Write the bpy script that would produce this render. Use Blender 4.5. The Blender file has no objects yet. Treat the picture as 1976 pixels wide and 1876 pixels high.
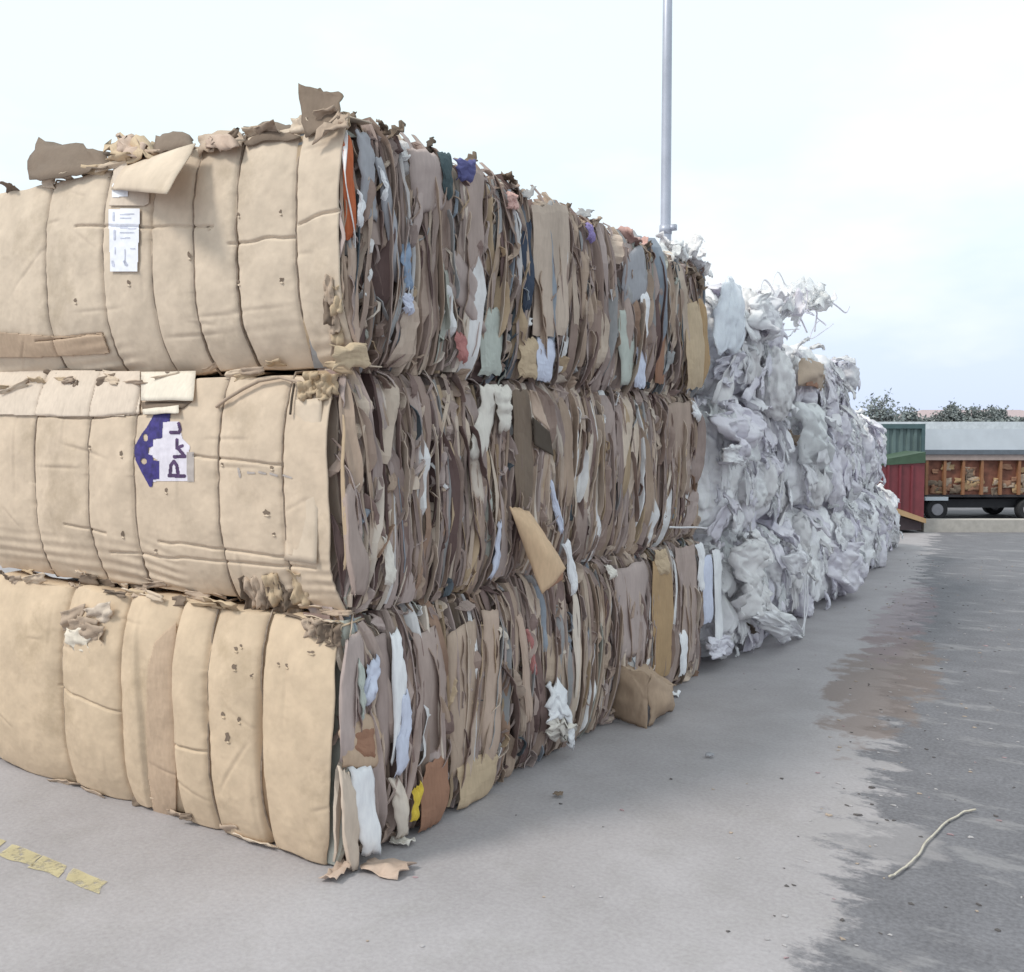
import bpy, math
import numpy as np
from math import radians, sin, cos, pi
rng = np.random.default_rng(7)
sc = bpy.context.scene
COL = sc.collection
# ------------------------------------------------------------------ camera
CAM = np.array([3.05, -3.34, 2.06]); YAW = radians(32.5); FPX = 1903.0
PITCH = math.atan(108 / 1903)
Fh = np.array([-sin(YAW), cos(YAW), 0.0]); Rv = np.array([cos(YAW), sin(YAW), 0.0])
Fv = Fh * cos(PITCH) + np.array([0, 0, -sin(PITCH)]); Uv = np.cross(Rv, Fv)
def ray(px, py):
    return Fv + Rv * (px - 988) / FPX + Uv * (938 - py) / FPX
def on_x(px, py, x=0.0):
    d = ray(px, py); t = (x - CAM[0]) / d[0]; return CAM + d * t
def on_y(px, py, y=0.0):
    d = ray(px, py); t = (y - CAM[1]) / d[1]; return CAM + d * t
def on_z(px, py, z=0.0):
    d = ray(px, py); t = (z - CAM[2]) / d[2]; return CAM + d * t
def at_depth(px, py, Z):
    d = ray(px, py); return CAM + d * (Z / (d @ Fh))
cam = bpy.data.cameras.new("camera"); co = bpy.data.objects.new("camera", cam); COL.objects.link(co)
co.location = CAM; co.rotation_euler = (pi / 2 - PITCH, 0, YAW)
cam.sensor_width = 36; cam.lens = 36 * FPX / 1976; cam.clip_end = 2000; cam.clip_start = 0.05
sc.camera = co
# ------------------------------------------------------------------ noise
def _h(ix, iy, iz):
    n = (ix.astype(np.int64) * 374761393 + iy.astype(np.int64) * 668265263 + iz.astype(np.int64) * 2147483647 * 3 + 1442695) & 0xffffffff
    n = ((n ^ (n >> 13)) * 1274126177) & 0xffffffff
    n = ((n ^ (n >> 16)) * 2246822519) & 0xffffffff
    return ((n ^ (n >> 15)) & 0xffffff) / float(0xffffff) * 2 - 1
def noise(x, y, z=0.0):
    x, y, z = np.broadcast_arrays(np.asarray(x, float), np.asarray(y, float), np.asarray(z, float))
    ix, iy, iz = np.floor(x), np.floor(y), np.floor(z); fx, fy, fz = x - ix, y - iy, z - iz
    u, v, w = [f * f * f * (f * (f * 6 - 15) + 10) for f in (fx, fy, fz)]
    r = 0
    for dx in (0, 1):
        for dy in (0, 1):
            for dz in (0, 1):
                r = r + _h(ix + dx, iy + dy, iz + dz) * (u if dx else 1 - u) * (v if dy else 1 - v) * (w if dz else 1 - w)
    return r
def fbm(x, y, z=0.0, o=4):
    r = 0; a = 1.0; s = 1.0
    for k in range(o):
        r = r + a * noise(np.asarray(x) * s + 17.3 * k, np.asarray(y) * s - 9.1 * k, np.asarray(z) * s + 5.7 * k); a *= .5; s *= 2.03
    return r / 1.9
# ------------------------------------------------------------------ materials
def newmat(name):
    m = bpy.data.materials.new(name); m.use_nodes = True
    return m, m.node_tree.nodes, m.node_tree.links, m.node_tree.nodes['Principled BSDF']
def N(ns, t, **k):
    n = ns.new(t)
    for a, b in k.items():
        if a in n.inputs.keys(): n.inputs[a].default_value = b
        else: setattr(n, a, b)
    return n
def mapping(ns, ln, scale, kind='Object'):
    tc = ns.new('ShaderNodeTexCoord'); mp = ns.new('ShaderNodeMapping'); mp.inputs['Scale'].default_value = scale
    ln.new(tc.outputs[kind], mp.inputs[0]); return mp.outputs[0]
def mixc(ns, ln, f, a, b, mode='MIX'):
    m = ns.new('ShaderNodeMix'); m.data_type = 'RGBA'; m.blend_type = mode
    for s, v in ((m.inputs[0], f), (m.inputs[6], a), (m.inputs[7], b)):
        if isinstance(v, bpy.types.NodeSocket): ln.new(v, s)
        elif isinstance(v, (int, float)): s.default_value = v
        else: s.default_value = (*v, 1) if len(v) == 3 else v
    return m.outputs[2]
def ramp(ns, ln, src, p0, p1, c0=(0, 0, 0), c1=(1, 1, 1)):
    r = ns.new('ShaderNodeValToRGB'); r.color_ramp.elements[0].position = p0; r.color_ramp.elements[1].position = p1
    r.color_ramp.elements[0].color = (*c0, 1); r.color_ramp.elements[1].color = (*c1, 1)
    ln.new(src, r.inputs[0]); return r.outputs[0]
def bump(ns, ln, src, bsdf, s=.3, d=.01):
    b = ns.new('ShaderNodeBump'); b.inputs['Strength'].default_value = s; b.inputs['Distance'].default_value = d
    ln.new(src, b.inputs['Height']); ln.new(b.outputs[0], bsdf.inputs['Normal'])
def card(name, c, var=.18, rough=.8, streak=(3, 3, 3), fine=60, bs=.25, stain=0.0):
    m, ns, ln, b = newmat(name); b.inputs['Roughness'].default_value = rough; b.inputs['Specular IOR Level'].default_value = .25
    v = mapping(ns, ln, streak)
    n1 = N(ns, 'ShaderNodeTexNoise', Scale=1.7, Detail=6, Roughness=.62); ln.new(v, n1.inputs['Vector'])
    n2 = N(ns, 'ShaderNodeTexNoise', Scale=fine, Detail=3 if fine > 30 else 8); v2 = mapping(ns, ln, (1, 1, .25) if fine > 30 else (1, 1, 1)); ln.new(v2, n2.inputs['Vector'])
    c = np.array(c); lo = tuple(c * (1 - var)); hi = tuple(np.minimum(c * (1 + var * .8), .9))
    o = ramp(ns, ln, n1.outputs[0], .33, .67, lo, hi)
    o = mixc(ns, ln, .25 if fine > 30 else .1, o, ramp(ns, ln, n2.outputs[0], .35, .65, tuple(c * .8), tuple(np.minimum(c * 1.15, .92))))
    if stain:
        n3 = N(ns, 'ShaderNodeTexNoise', Scale=2.1, Detail=7, Roughness=.7); v3 = mapping(ns, ln, (1, 1, 1)); ln.new(v3, n3.inputs['Vector'])
        o = mixc(ns, ln, ramp(ns, ln, n3.outputs[0], .56, .7, (0, 0, 0), (stain,) * 3), o, tuple(c * np.array([.62, .6, .55])))
    ln.new(o, b.inputs['Base Color'])
    bump(ns, ln, n2.outputs[0], b, bs, .004)
    return m
def plain(name, c, rough=.6, metal=0, var=.1, scale=8):
    m, ns, ln, b = newmat(name); b.inputs['Roughness'].default_value = rough; b.inputs['Metallic'].default_value = metal
    n1 = N(ns, 'ShaderNodeTexNoise', Scale=scale, Detail=5, Roughness=.6); v = mapping(ns, ln, (1, 1, 1)); ln.new(v, n1.inputs['Vector'])
    c = np.array(c)
    ln.new(ramp(ns, ln, n1.outputs[0], .35, .65, tuple(c * (1 - var)), tuple(np.minimum(c * (1 + var), .95))), b.inputs['Base Color'])
    return m
M = {}
M['front0'] = card('kraft_face_pale', (.625, .515, .41), .13, bs=.16, stain=.5, fine=26)
M['front1'] = card('kraft_face_warm', (.61, .49, .38), .13, bs=.16, stain=.5, fine=26)
M['front2'] = card('kraft_face_tan', (.585, .455, .33), .13, bs=.16, stain=.5, fine=26)
TINTS = [(.45, .345, .275), (.37, .28, .235), (.52, .42, .35), (.35, .275, .255), (.43, .35, .33), (.25, .18, .165), (.58, .48, .40), (.31, .23, .20),
         (.47, .355, .245), (.40, .315, .285), (.15, .10, .095), (.64, .56, .49)]
SIDE = [card('cardboard_tint_%d' % i, c, .2, streak=(4, 4, .8)) for i, c in enumerate(TINTS)]
SIDE += [card('grey_board', (.36, .36, .37), .2, streak=(4, 4, .8)), card('white_board', (.74, .73, .74), .1), card('blue_grey_board', (.31, .35, .41), .2),
         card('pale_green_board', (.44, .45, .41), .15), card('rust_board', (.33, .22, .165), .2), card('slate_board', (.10, .12, .14), .2)]
NS = len(TINTS)
for nm, c in dict(white=(.80, .80, .84), cream=(.70, .655, .60), orange=(.50, .14, .06), amber=(.43, .29, .165), rust=(.33, .18, .12), navy=(.05, .065, .10),
                  teal=(.07, .10, .11), blue=(.27, .35, .48), indigo=(.11, .11, .26), violet=(.30, .24, .48), yellow=(.65, .48, .07), palegreen=(.47, .50, .46),
                  tan=(.52, .40, .275), tanp=(.50, .38, .31), dark=(.09, .07, .055), brown=(.20, .15, .115), kraft=(.44, .34, .265), pink=(.62, .40, .36), rose=(.45, .2, .19),
                  greyb=(.37, .37, .40), ice=(.60, .63, .76)).items():
    M[nm] = card('sheet_' + nm, c, .12, streak=(2, 2, 2), bs=.1)
M['warm'] = card('warm_board', (.62, .435, .285), .1)
M['boxtan'] = card('box_board', (.40, .29, .21), .15)
M['foldtan'] = card('fold_board', (.50, .37, .27), .12)
M['olive'] = card('olive_board', (.52, .43, .31), .14)
M['pinkish'] = card('pinkish_board', (.66, .555, .465), .08)
M['pale'] = card('pale_board', (.74, .665, .57), .05, bs=.05)
M['core'] = card('packed_core', (.15, .11, .09), .4, streak=(2, 30, .6))
M['wire'] = plain('baling_wire', (.27, .21, .165), .5, .3, .3, 20)
M['print'] = plain('blue_print_ink', (.035, .025, .16), .7, 0, .35, 30)
M['printd'] = plain('dark_print_ink', (.07, .035, .10), .7, 0, .3, 30)
M['printw'] = plain('white_print_ink', (.68, .64, .72), .75, 0, .06, 30)
M['printg'] = plain('grey_print_ink', (.42, .37, .35), .75, 0, .1, 30)
M['lab'] = plain('paper_label', (.82, .83, .90), .55, 0, .03, 12)
M['labt'] = plain('label_ink', (.52, .54, .66), .6, 0, .15, 30)
# ------------------------------------------------------------------ mesh builder
class MB:
    def __init__(s): s.v = []; s.f = []; s.m = []; s.n = 0
    def add(s, v, f, mi=0):
        v = np.asarray(v, float).reshape(-1, 3)
        s.v.append(v); s.f += [tuple(int(i) + s.n for i in q) for q in f]; s.m += [mi] * len(f); s.n += len(v)
    def grid(s, P, mi=0):
        a, b = P.shape[:2]; i = np.arange(a - 1)[:, None] * b + np.arange(b - 1)[None]
        q = np.stack([i, i + 1, i + b + 1, i + b], -1).reshape(-1, 4) + s.n
        s.v.append(P.reshape(-1, 3)); s.f += list(map(tuple, q.tolist())); s.m += [mi] * len(q); s.n += a * b
    def box(s, lo, hi, mi=0, R=None, o=(0, 0, 0)):
        x0, y0, z0 = lo; x1, y1, z1 = hi
        v = np.array([(x0, y0, z0), (x1, y0, z0), (x1, y1, z0), (x0, y1, z0), (x0, y0, z1), (x1, y0, z1), (x1, y1, z1), (x0, y1, z1)], float)
        if R is not None: v = v @ np.array(R).T
        s.add(v + np.array(o), [(0, 3, 2, 1), (4, 5, 6, 7), (0, 1, 5, 4), (1, 2, 6, 5), (2, 3, 7, 6), (3, 0, 4, 7)], mi)
    def tube(s, pts, r, n=6, mi=0, cap=True):
        pts = np.asarray(pts, float); k = len(pts); r = np.broadcast_to(np.asarray(r, float), (k,))
        t = np.gradient(pts, axis=0); t /= np.linalg.norm(t, axis=1)[:, None] + 1e-9
        a = np.array([.31, .17, .93]) if abs(t[0][2]) < .9 else np.array([1., 0, 0])
        u = np.cross(t, a); u /= np.linalg.norm(u, axis=1)[:, None] + 1e-9; w = np.cross(t, u)
        th = np.linspace(0, 2 * pi, n, endpoint=False)
        P = pts[:, None] + r[:, None, None] * (u[:, None] * np.cos(th)[None, :, None] + w[:, None] * np.sin(th)[None, :, None])
        f = []
        for i in range(k - 1):
            for j in range(n):
                j2 = (j + 1) % n; f.append((i * n + j, i * n + j2, (i + 1) * n + j2, (i + 1) * n + j))
        if cap: f += [tuple(range(n - 1, -1, -1)), tuple((k - 1) * n + j for j in range(n))]
        s.add(P, f, mi)
    def build(s, name, mats, parent=None, smooth=True, solid=0, off=0):
        me = bpy.data.meshes.new(name)
        V = np.concatenate(s.v)
        if parent is not None: V = V - np.array(parent.matrix_world.translation if parent.get('_w') is None else parent['_w'])
        me.from_pydata(V.tolist(), [], s.f)
        if not isinstance(mats, (list, tuple)): mats = [mats]
        for m in mats: me.materials.append(m)
        if len(mats) > 1: me.polygons.foreach_set('material_index', s.m)
        if smooth: me.polygons.foreach_set('use_smooth', [True] * len(me.polygons))
        me.update()
        o = bpy.data.objects.new(name, me); COL.objects.link(o)
        if parent is not None: o.parent = parent
        if solid:
            md = o.modifiers.new('thick', 'SOLIDIFY'); md.thickness = solid; md.offset = off
        return o
def thing(name, label, cat, loc, group=None):
    o = bpy.data.objects.new(name, None); COL.objects.link(o); o.location = loc; o['_w'] = [float(v) for v in loc]
    o['label'] = label; o['category'] = cat; o.empty_display_size = .2
    if group: o['group'] = group
    return o
def tag(o, label, cat=None, group=None, kind=None):
    if label: o['label'] = label
    if cat: o['category'] = cat
    if group: o['group'] = group
    if kind: o['kind'] = kind
    return o
def rebase(o):   # puts a top-level mesh's origin at its base
    me = o.data; n = len(me.vertices); a = np.empty(n * 3); me.vertices.foreach_get('co', a); a = a.reshape(-1, 3)
    c = np.array([a[:, 0].mean(), a[:, 1].mean(), a[:, 2].min()]); me.vertices.foreach_set('co', (a - c).ravel()); me.update(); o.location = c
    return o
# ------------------------------------------------------------------ bales of cardboard
W = 2.95
ROWZ = [(0.0, 1.175), (1.185, 2.335), (2.345, 3.49)]          # bottom, middle, top
STRAPX = [[on_y(p, 1400)[0] for p in (-20, 128, 240, 410, 506)],
          [on_y(p, 930)[0] for p in (-70, 60, 163, 250, 415, 539)],
          [on_y(p, 500)[0] for p in (-60, 80, 190, 287, 368, 450, 566)]]
PINX = [[on_y(343, 1400)[0]], [], []]
AMP = [.056, .024, .026]; RT = [.11, .09, .08]; RB = [.085, .13, .17]; BASEY = [-.065, 0, 0]
SEAMS = [[((122, 1320), (235, 1370)), ((345, 1430), (410, 1450))],
         [((60, 802), (170, 806)), ((170, 806), (272, 800)), ((375, 880), (540, 898)), ((122, 1010), (200, 1030)), ((200, 1068), (600, 1100)), ((300, 1045), (560, 1080))],
         [((140, 436), (410, 438)), ((575, 430), (665, 400)), ((60, 655), (180, 645)), ((440, 470), (565, 455))]]
SEAMW = [[(on_y(*a), on_y(*b)) for a, b in row] for row in SEAMS]
_rc = np.random.default_rng(77)
CREASE = [[(_rc.uniform(-2.8, 0), _rc.uniform(a + .1, b - .1), _rc.choice([0, pi / 2, _rc.uniform(-1, 1)]), _rc.uniform(.05, .22), _rc.uniform(.002, .0055)) for _ in range(26)] for a, b in ROWZ]
INSET = [-.02, -.085, -.003]          # where the face sheet of each corner bale ends
def front_y(row, x, z):
    x = np.asarray(x, float); z = np.asarray(z, float)
    z0, z1 = ROWZ[row]; v = (z - z0) / (z1 - z0)
    y = BASEY[row] + RB[row] * np.clip((.5 - v) * 2, 0, 1.3) ** 3 + RT[row] * np.clip((v - .5) * 2, 0, 1.3) ** 3
    xs = sorted(STRAPX[row] + PINX[row]) 
    nodes = np.array([-W - .3] + xs + [0.02]); d = np.full(x.shape, 9.0); gap = np.full(x.shape, .3)
    for a, b in zip(nodes[:-1], nodes[1:]):
        inside = (x >= a) & (x <= b); h = (b - a) / 2; t = np.clip(1 - np.abs(x - (a + b) / 2) / h, 0, 1)
        amp = AMP[row] * min(1.3, (b - a) / .36)
        y = y + np.where(inside, amp * (1 - np.clip(t * (2 - t), 0, 1) ** .4), 0)
    for xs_ in PINX[row] + STRAPX[row]:
        y = y + .011 * np.exp(-((x - xs_) / .012) ** 2)
    y = y + .012 * fbm(x * 2.2 + row * 7, z * 2.4, row) + .005 * fbm(x * 9, z * 7, row + 3) + .0022 * np.abs(fbm(x * 24, z * 19, row + 5, 3))
    for k in range(15):                                       # shallow straight creases and dents
        cx, cz, an, ln_, dp = CREASE[row][k]
        dx, dz = x - cx, z - cz; u = dx * cos(an) + dz * sin(an); w = -dx * sin(an) + dz * cos(an)
        y = y + dp * np.exp(-(w / .010) ** 2) * np.exp(-(u / ln_) ** 4) - dp * .6 * np.exp(-((w - .02) / .02) ** 2) * np.exp(-(u / ln_) ** 4)
    if row == 2: y = y + .004 * np.clip((.25 - v) / .2, 0, 1) * np.sin(z * 110 + 6 * noise(x * 1.4, z)) * np.clip(noise(x * 1.7, z * 3, 8) * 2, 0, 1)
    if row == 1:   # wrinkles along the lower edge of the middle bale
        y = y + .0055 * np.clip((.30 - v) / .25, 0, 1) * np.sin(z * 125 + 9 * noise(x * 1.1, z * 1.2) + x * 2) * np.clip(.5 + 1.2 * noise(x * 2.1, z * 5, 8), 0, 1)
    if row == 0:   # overlapped panel on the second pillow from the left
        e = on_y(281, 1400)[0]; y = y + .03 / (1 + np.exp(-(x - e - .03 * np.sin(z * 4)) * 220)) * (x < on_y(343, 1400)[0] + .01) * np.clip((1.0 - v) * 3, 0, 1)
        g = on_y(511, 1500)[0]; y = y + .06 * np.exp(-((x - g - .012 * np.sin(z * 7)) / .016) ** 2) * np.clip(1.35 - 1.6 * v, 0, 1)
    for xs_ in STRAPX[row]:                                      # puckers drawn in under each wire
        y = y + .0045 * np.exp(-np.abs(x - xs_) / .035) * noise(z * 26 + xs_ * 50, (x - xs_) * 12, row) * (noise(z * 3.1, xs_ * 9, 4) > -.2)
    for (a, b) in SEAMW[row]:
        t = np.clip((x - a[0]) / (b[0] - a[0]), 0, 1); zl = a[2] + (b[2] - a[2]) * t + .006 * noise(x * 9, row)
        y = y + .016 * np.exp(-((z - zl) / .006) ** 2) * ((x > min(a[0], b[0]) - .01) & (x < max(a[0], b[0]) + .01))
    return y
def front_pt(row, px, py, off=.004):
    y = 0.0
    for _ in range(6):
        p = on_y(px, py, y); y = float(front_y(row, p[0], p[2])) - off
    return on_y(px, py, y)
def front_pts(row, px, py, off=.004):
    px = np.asarray(px, float); py = np.asarray(py, float); d = Fv + Rv * ((px - 988) / FPX)[..., None] + Uv * ((938 - py) / FPX)[..., None]; y = np.zeros(px.shape)
    for _ in range(14):
        P = CAM + d * ((y - CAM[1]) / d[..., 1])[..., None]; y = .5 * y + .5 * (front_y(row, P[..., 0], P[..., 2]) - off)
    return CAM + d * ((y - CAM[1]) / d[..., 1])[..., None]
def bulge_x(row, z, y=None, front=False):      # how far the layered side stands out
    z0, z1 = ROWZ[row]; v = (z - z0) / (z1 - z0)
    q = -.075 * np.abs(2 * v - 1) ** 4
    if y is not None: q = q + (INSET[row] * 1.1 - .01) * np.exp(-np.clip(y, 0, 9) / .07)
    return q
def wander(y, z, s):
    return .075 * noise(y * 1.5 + s, z * 1.2, s) + .020 * noise(y * 4.5 + s, z * 3.1, s + 2) + .007 * noise(y * 15, z * 10, s + 5)
def behind(Y, Z, row=None):
    if row is None: row = int(np.searchsorted([1.18, 2.34], np.mean(Z)))
    return np.maximum(Y, front_y(row, np.full(np.shape(Z), -.04), Z) + .014)
def pick(r, grey=.06, white=.03):
    u = r.random()
    if u < white: return NS + 1
    if u < white + grey: return NS + int(r.choice([0, 2, 3, 0]))
    if u < white + grey + .02: return NS + int(r.choice([4, 5]))
    return int(r.choice(NS, p=np.array([11, 11, 9, 11, 12, 7, 6, 9, 5, 11, 5, 3]) / 100.))
def add_sheet(mb, r, row, yc, ylo, yhi, za, zb, xo, w, mi, s, nz=20):
    z = np.linspace(za, zb, nz); t = np.linspace(0, 1, nz)
    y = yc + wander(yc, z, s) + .012 * noise(t * 4, yc * 31)
    y = np.clip(y, ylo - .012, yhi + .012)
    if ylo < .1: y = behind(y, z, row)
    xb = bulge_x(row, z, y) + xo + .016 * noise(t * 3 + yc * 7, s) + .006 * noise(t * 11, yc * 17)
    ww = w * np.clip(.35 + .9 * noise(t * 2.6 + yc * 19, s + 3), 0.0, 1.2) + .004
    sg = np.where(noise(yc * 23, t * .8) > 0, 1, -1) if r.random() < .3 else (1 if r.random() < .5 else -1)
    P = np.zeros((nz, 5, 3))
    for k, (dx, dy) in enumerate([(-.16, 0), (-.03, 0), (0, .12), (.006, .55), (-.006, 1)]):
        P[:, k, 0] = xb + dx + (.004 * noise(t * 15, yc * 40 + k) if k > 1 else 0); P[:, k, 1] = np.clip(y + sg * ww * dy, ylo - .02, yhi + .02); P[:, k, 2] = z
    if ylo < .1: P[..., 1] = behind(P[..., 1], P[..., 2], row)
    mb.grid(P, mi)
def add_scrap(mb, r, row, y, z, L, w, tilt, xo, mi, shape='lens', nz=12):
    s = np.linspace(0, 1, nz); a = np.linspace(-1, 1, 5)
    if shape == 'lens': pw = np.sin(pi * np.clip(s, .02, .98)) ** .7
    else: pw = 1 + .15 * noise(s * 5, y * 31 + z)
    pw = pw * (1 + .25 * noise(s * 9 + y * 13, z * 7))
    sd = r.random() * 50
    bend = .035 * noise(s * 1.6, sd)
    al = (s - .5) * L
    Y = y + al[:, None] * sin(tilt) + (a[None] * w / 2 * pw[:, None] + bend[:, None]) * cos(tilt)
    Z = z + al[:, None] * cos(tilt) - (a[None] * w / 2 * pw[:, None] + bend[:, None]) * sin(tilt)
    Z = np.maximum(Z, .006)
    if y < .5: Y = behind(Y, Z, row)
    sl = (sd % 1 - .5) * 1.5 * min(w, .07); fold = np.abs(((s * (1.5 + sd % 3) + sd) % 2) - 1)
    X = bulge_x(row, Z, Y) + xo + sl * a[None] + .03 * min(1, w / .05) * (fold[:, None] - .5) * (1 if int(sd) % 2 else .3) + .012 * np.abs(a[None] - (sd % .7)) * (1 - 2 * (int(sd) % 2)) + .007 * noise(a[None] * 1.3 + sd, s[:, None] * 7) - .03 * (2 * np.abs(s[:, None] - .5)) ** 6
    mb.grid(np.stack([X, Y, Z], -1), mi)
CARD_GROUP = 'cardboard bales stacked in three layers'
def bale(row, y0, y1, label, front=False, dens=62, grey=.05, white=.03, scraps=70, seed=0, zt=0, zbase=0, wide=1.0):
    r = np.random.default_rng(100 + seed); z0, z1 = ROWZ[row]; z0 += zbase; z1 += zt
    b = thing('cardboard_bale', label, 'cardboard bale', (-W / 2, (y0 + y1) / 2, z0), CARD_GROUP)
    L = y1 - y0
    # core: the mass of pressed board behind the visible edges
    c = MB(); n = 24; yy = np.linspace(y0 + (.22 if front else .01), y1 - .01, n)
    th = np.linspace(0, 2 * pi, 28, endpoint=False)
    hz = (z1 - z0) / 2; zc = (z0 + z1) / 2; xc = (-W - .07) / 2; hx = (W - .14) / 2
    sp = lambda q: np.sign(q) * np.abs(q) ** .28
    ring = np.stack([xc + hx * sp(np.cos(th)), zc + (hz - .03) * sp(np.sin(th))], -1)
    P = np.zeros((n, 29, 3))
    for i, y in enumerate(yy):
        rr = np.vstack([ring, ring[:1]]); P[i, :, 0] = rr[:, 0]; P[i, :, 2] = rr[:, 1] + .02 * noise(rr[:, 0] * 3, y * 5, seed) * (rr[:, 1] > zc); P[i, :, 1] = y
    c.grid(P, 0)
    for i in (0, n - 1):
        c.add(P[i, :28], [tuple(range(28))], 0)
    c.build('pressed_core', M['core'], b, smooth=False)
    # the layered edges: the widest ones are parts of their own, the thin rest is one mass
    dens *= 1.55; ys = np.sort(y0 + L * (np.arange(int(L * dens)) + r.random(int(L * dens))) / int(L * dens))
    fine = MB(); big = 0
    for i, y in enumerate(ys):
        za = z0 + r.uniform(-.012, .05); zb = z1 + r.uniform(-.07, .02) + (.03 if r.random() < .12 else 0)
        if r.random() < .12: zb = z0 + (z1 - z0) * r.uniform(.35, .8)
        elif r.random() < .10: za = z0 + (z1 - z0) * r.uniform(.2, .6)
        wide_one = r.random() < .13
        w = r.uniform(.04, .12) * wide if wide_one else r.uniform(.003, .022)
        mi = pick(r, grey, white)
        xo = r.uniform(-.10, .012) if not wide_one else r.uniform(-.03, .01)
        if wide_one and big < 26:
            q = MB(); add_sheet(q, r, row, y, y0, y1, za, zb, xo, w, 0, seed); q.build('cardboard_sheet', SIDE[mi], b, smooth=False, solid=.005); big += 1
        else: add_sheet(fine, r, row, y, y0, y1, za, zb, xo, w, mi, seed)
    for i in range(int(scraps * 1.9 * L / 1.6)):
        y = r.uniform(y0 + .03, y1 - .03); Ls = r.uniform(.16, .85); z = r.uniform(z0 + Ls * .35, z1 - Ls * .35)
        w = r.uniform(.010, .062) * wide * (1.7 if r.random() < .12 else 1); tl = r.normal(0, .10) + .34 * noise(y * 2.6, z * 2.4, seed)
        if i % 9 == 0:
            q = MB(); add_scrap(q, r, row, y, z, Ls, w * 1.3, tl, r.uniform(-.02, .022), 0, r.choice(['lens', 'rect'])); q.build('cardboard_scrap', SIDE[pick(r, grey, white)], b, smooth=False, solid=.004)
        else: add_scrap(fine, r, row, y, z, Ls, w, tl, r.uniform(-.03, .02), pick(r, grey, white), r.choice(['lens', 'rect']))
    for i in range(int(110 * L / 1.6)):      # short torn and crushed edges
        y = r.uniform(y0 + .02, y1 - .02); z = r.uniform(z0 + .04, z1 - .04)
        add_scrap(fine, r, row, y, z, r.uniform(.05, .2), r.uniform(.006, .035), r.normal(0, .35), r.uniform(-.02, .02), pick(r, grey, white), 'rect' if r.random() < .6 else 'lens', 7)
    # crumpled ends along the upper and lower edge
    for i in range(int(34 * L / 1.6)):
        up = r.random() < .6; y = r.uniform(y0 + .02, y1 - .02); z = (z1 - r.uniform(.0, .07)) if up else (z0 + r.uniform(.0, .08))
        add_scrap(fine, r, row, y, z, r.uniform(.05, .16), r.uniform(.02, .06), r.normal(0, .6), r.uniform(-.01, .03), pick(r, grey, white), 'lens', 7)
    tag(fine.build('packed_sheet_edges', SIDE, b, smooth=False, solid=.004), None, kind='stuff')
    if front:
        make_front(b, row, r)
    return b
def make_front(b, row, r):
    z0, z1 = ROWZ[row]; nu, nv = 340, 190
    xs = np.linspace(-W, INSET[row], nu); vs = np.linspace(0, 1, nv)
    zz = z0 + .015 + (z1 - z0 - .03) * vs
    X, Z = np.meshgrid(xs, zz, indexing='ij')
    edge = .02 * noise(xs * 6, row * 3)[:, None]
    Z = Z + edge * np.clip(np.abs(vs[None] - .5) * 2 - .8, 0, 1) * 5 * .5
    Y = front_y(row, X, Z)
    X2 = X + (.012 * noise(Z * 5, row) + (-.04 * np.abs(2 * vs[None] - 1) ** 3 - .07 * (1 - vs[None]) ** 2 if row == 0 else 0)) * np.exp((X - INSET[row]) / .12)
    P = np.stack([X2, Y, Z], -1)
    top = P[:, -1:].copy(); top[..., 1] += .16; top[..., 2] += .012; bot = P[:, :1].copy(); bot[..., 1] += .14
    m = MB(); m.grid(np.concatenate([bot, P, top], 1)); m.build('face_sheet', M['front%d' % (2 - row)] if row != 2 else M['front0'], b, solid=.006, off=1)
    for x in STRAPX[row]:
        if x < -W + .03: continue
        z = np.linspace(z0 + .0, z1 + .0, 46); xx = x + .006 * noise(z * 2.5, x * 9)
        p = np.stack([xx, front_y(row, xx, z) - .007, z], -1)
        p = np.concatenate([p, [[x, p[-1, 1] + .1, z1 + .012], [x, p[-1, 1] + .3, z1 + .008]]]); p = np.concatenate([[[x, p[0, 1] + .25, z0 + .002], [x, p[0, 1] + .07, z0 + .001]], p])
        w = MB(); w.tube(p, .006, 6); w.build('wire', M['wire'], b)
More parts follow.
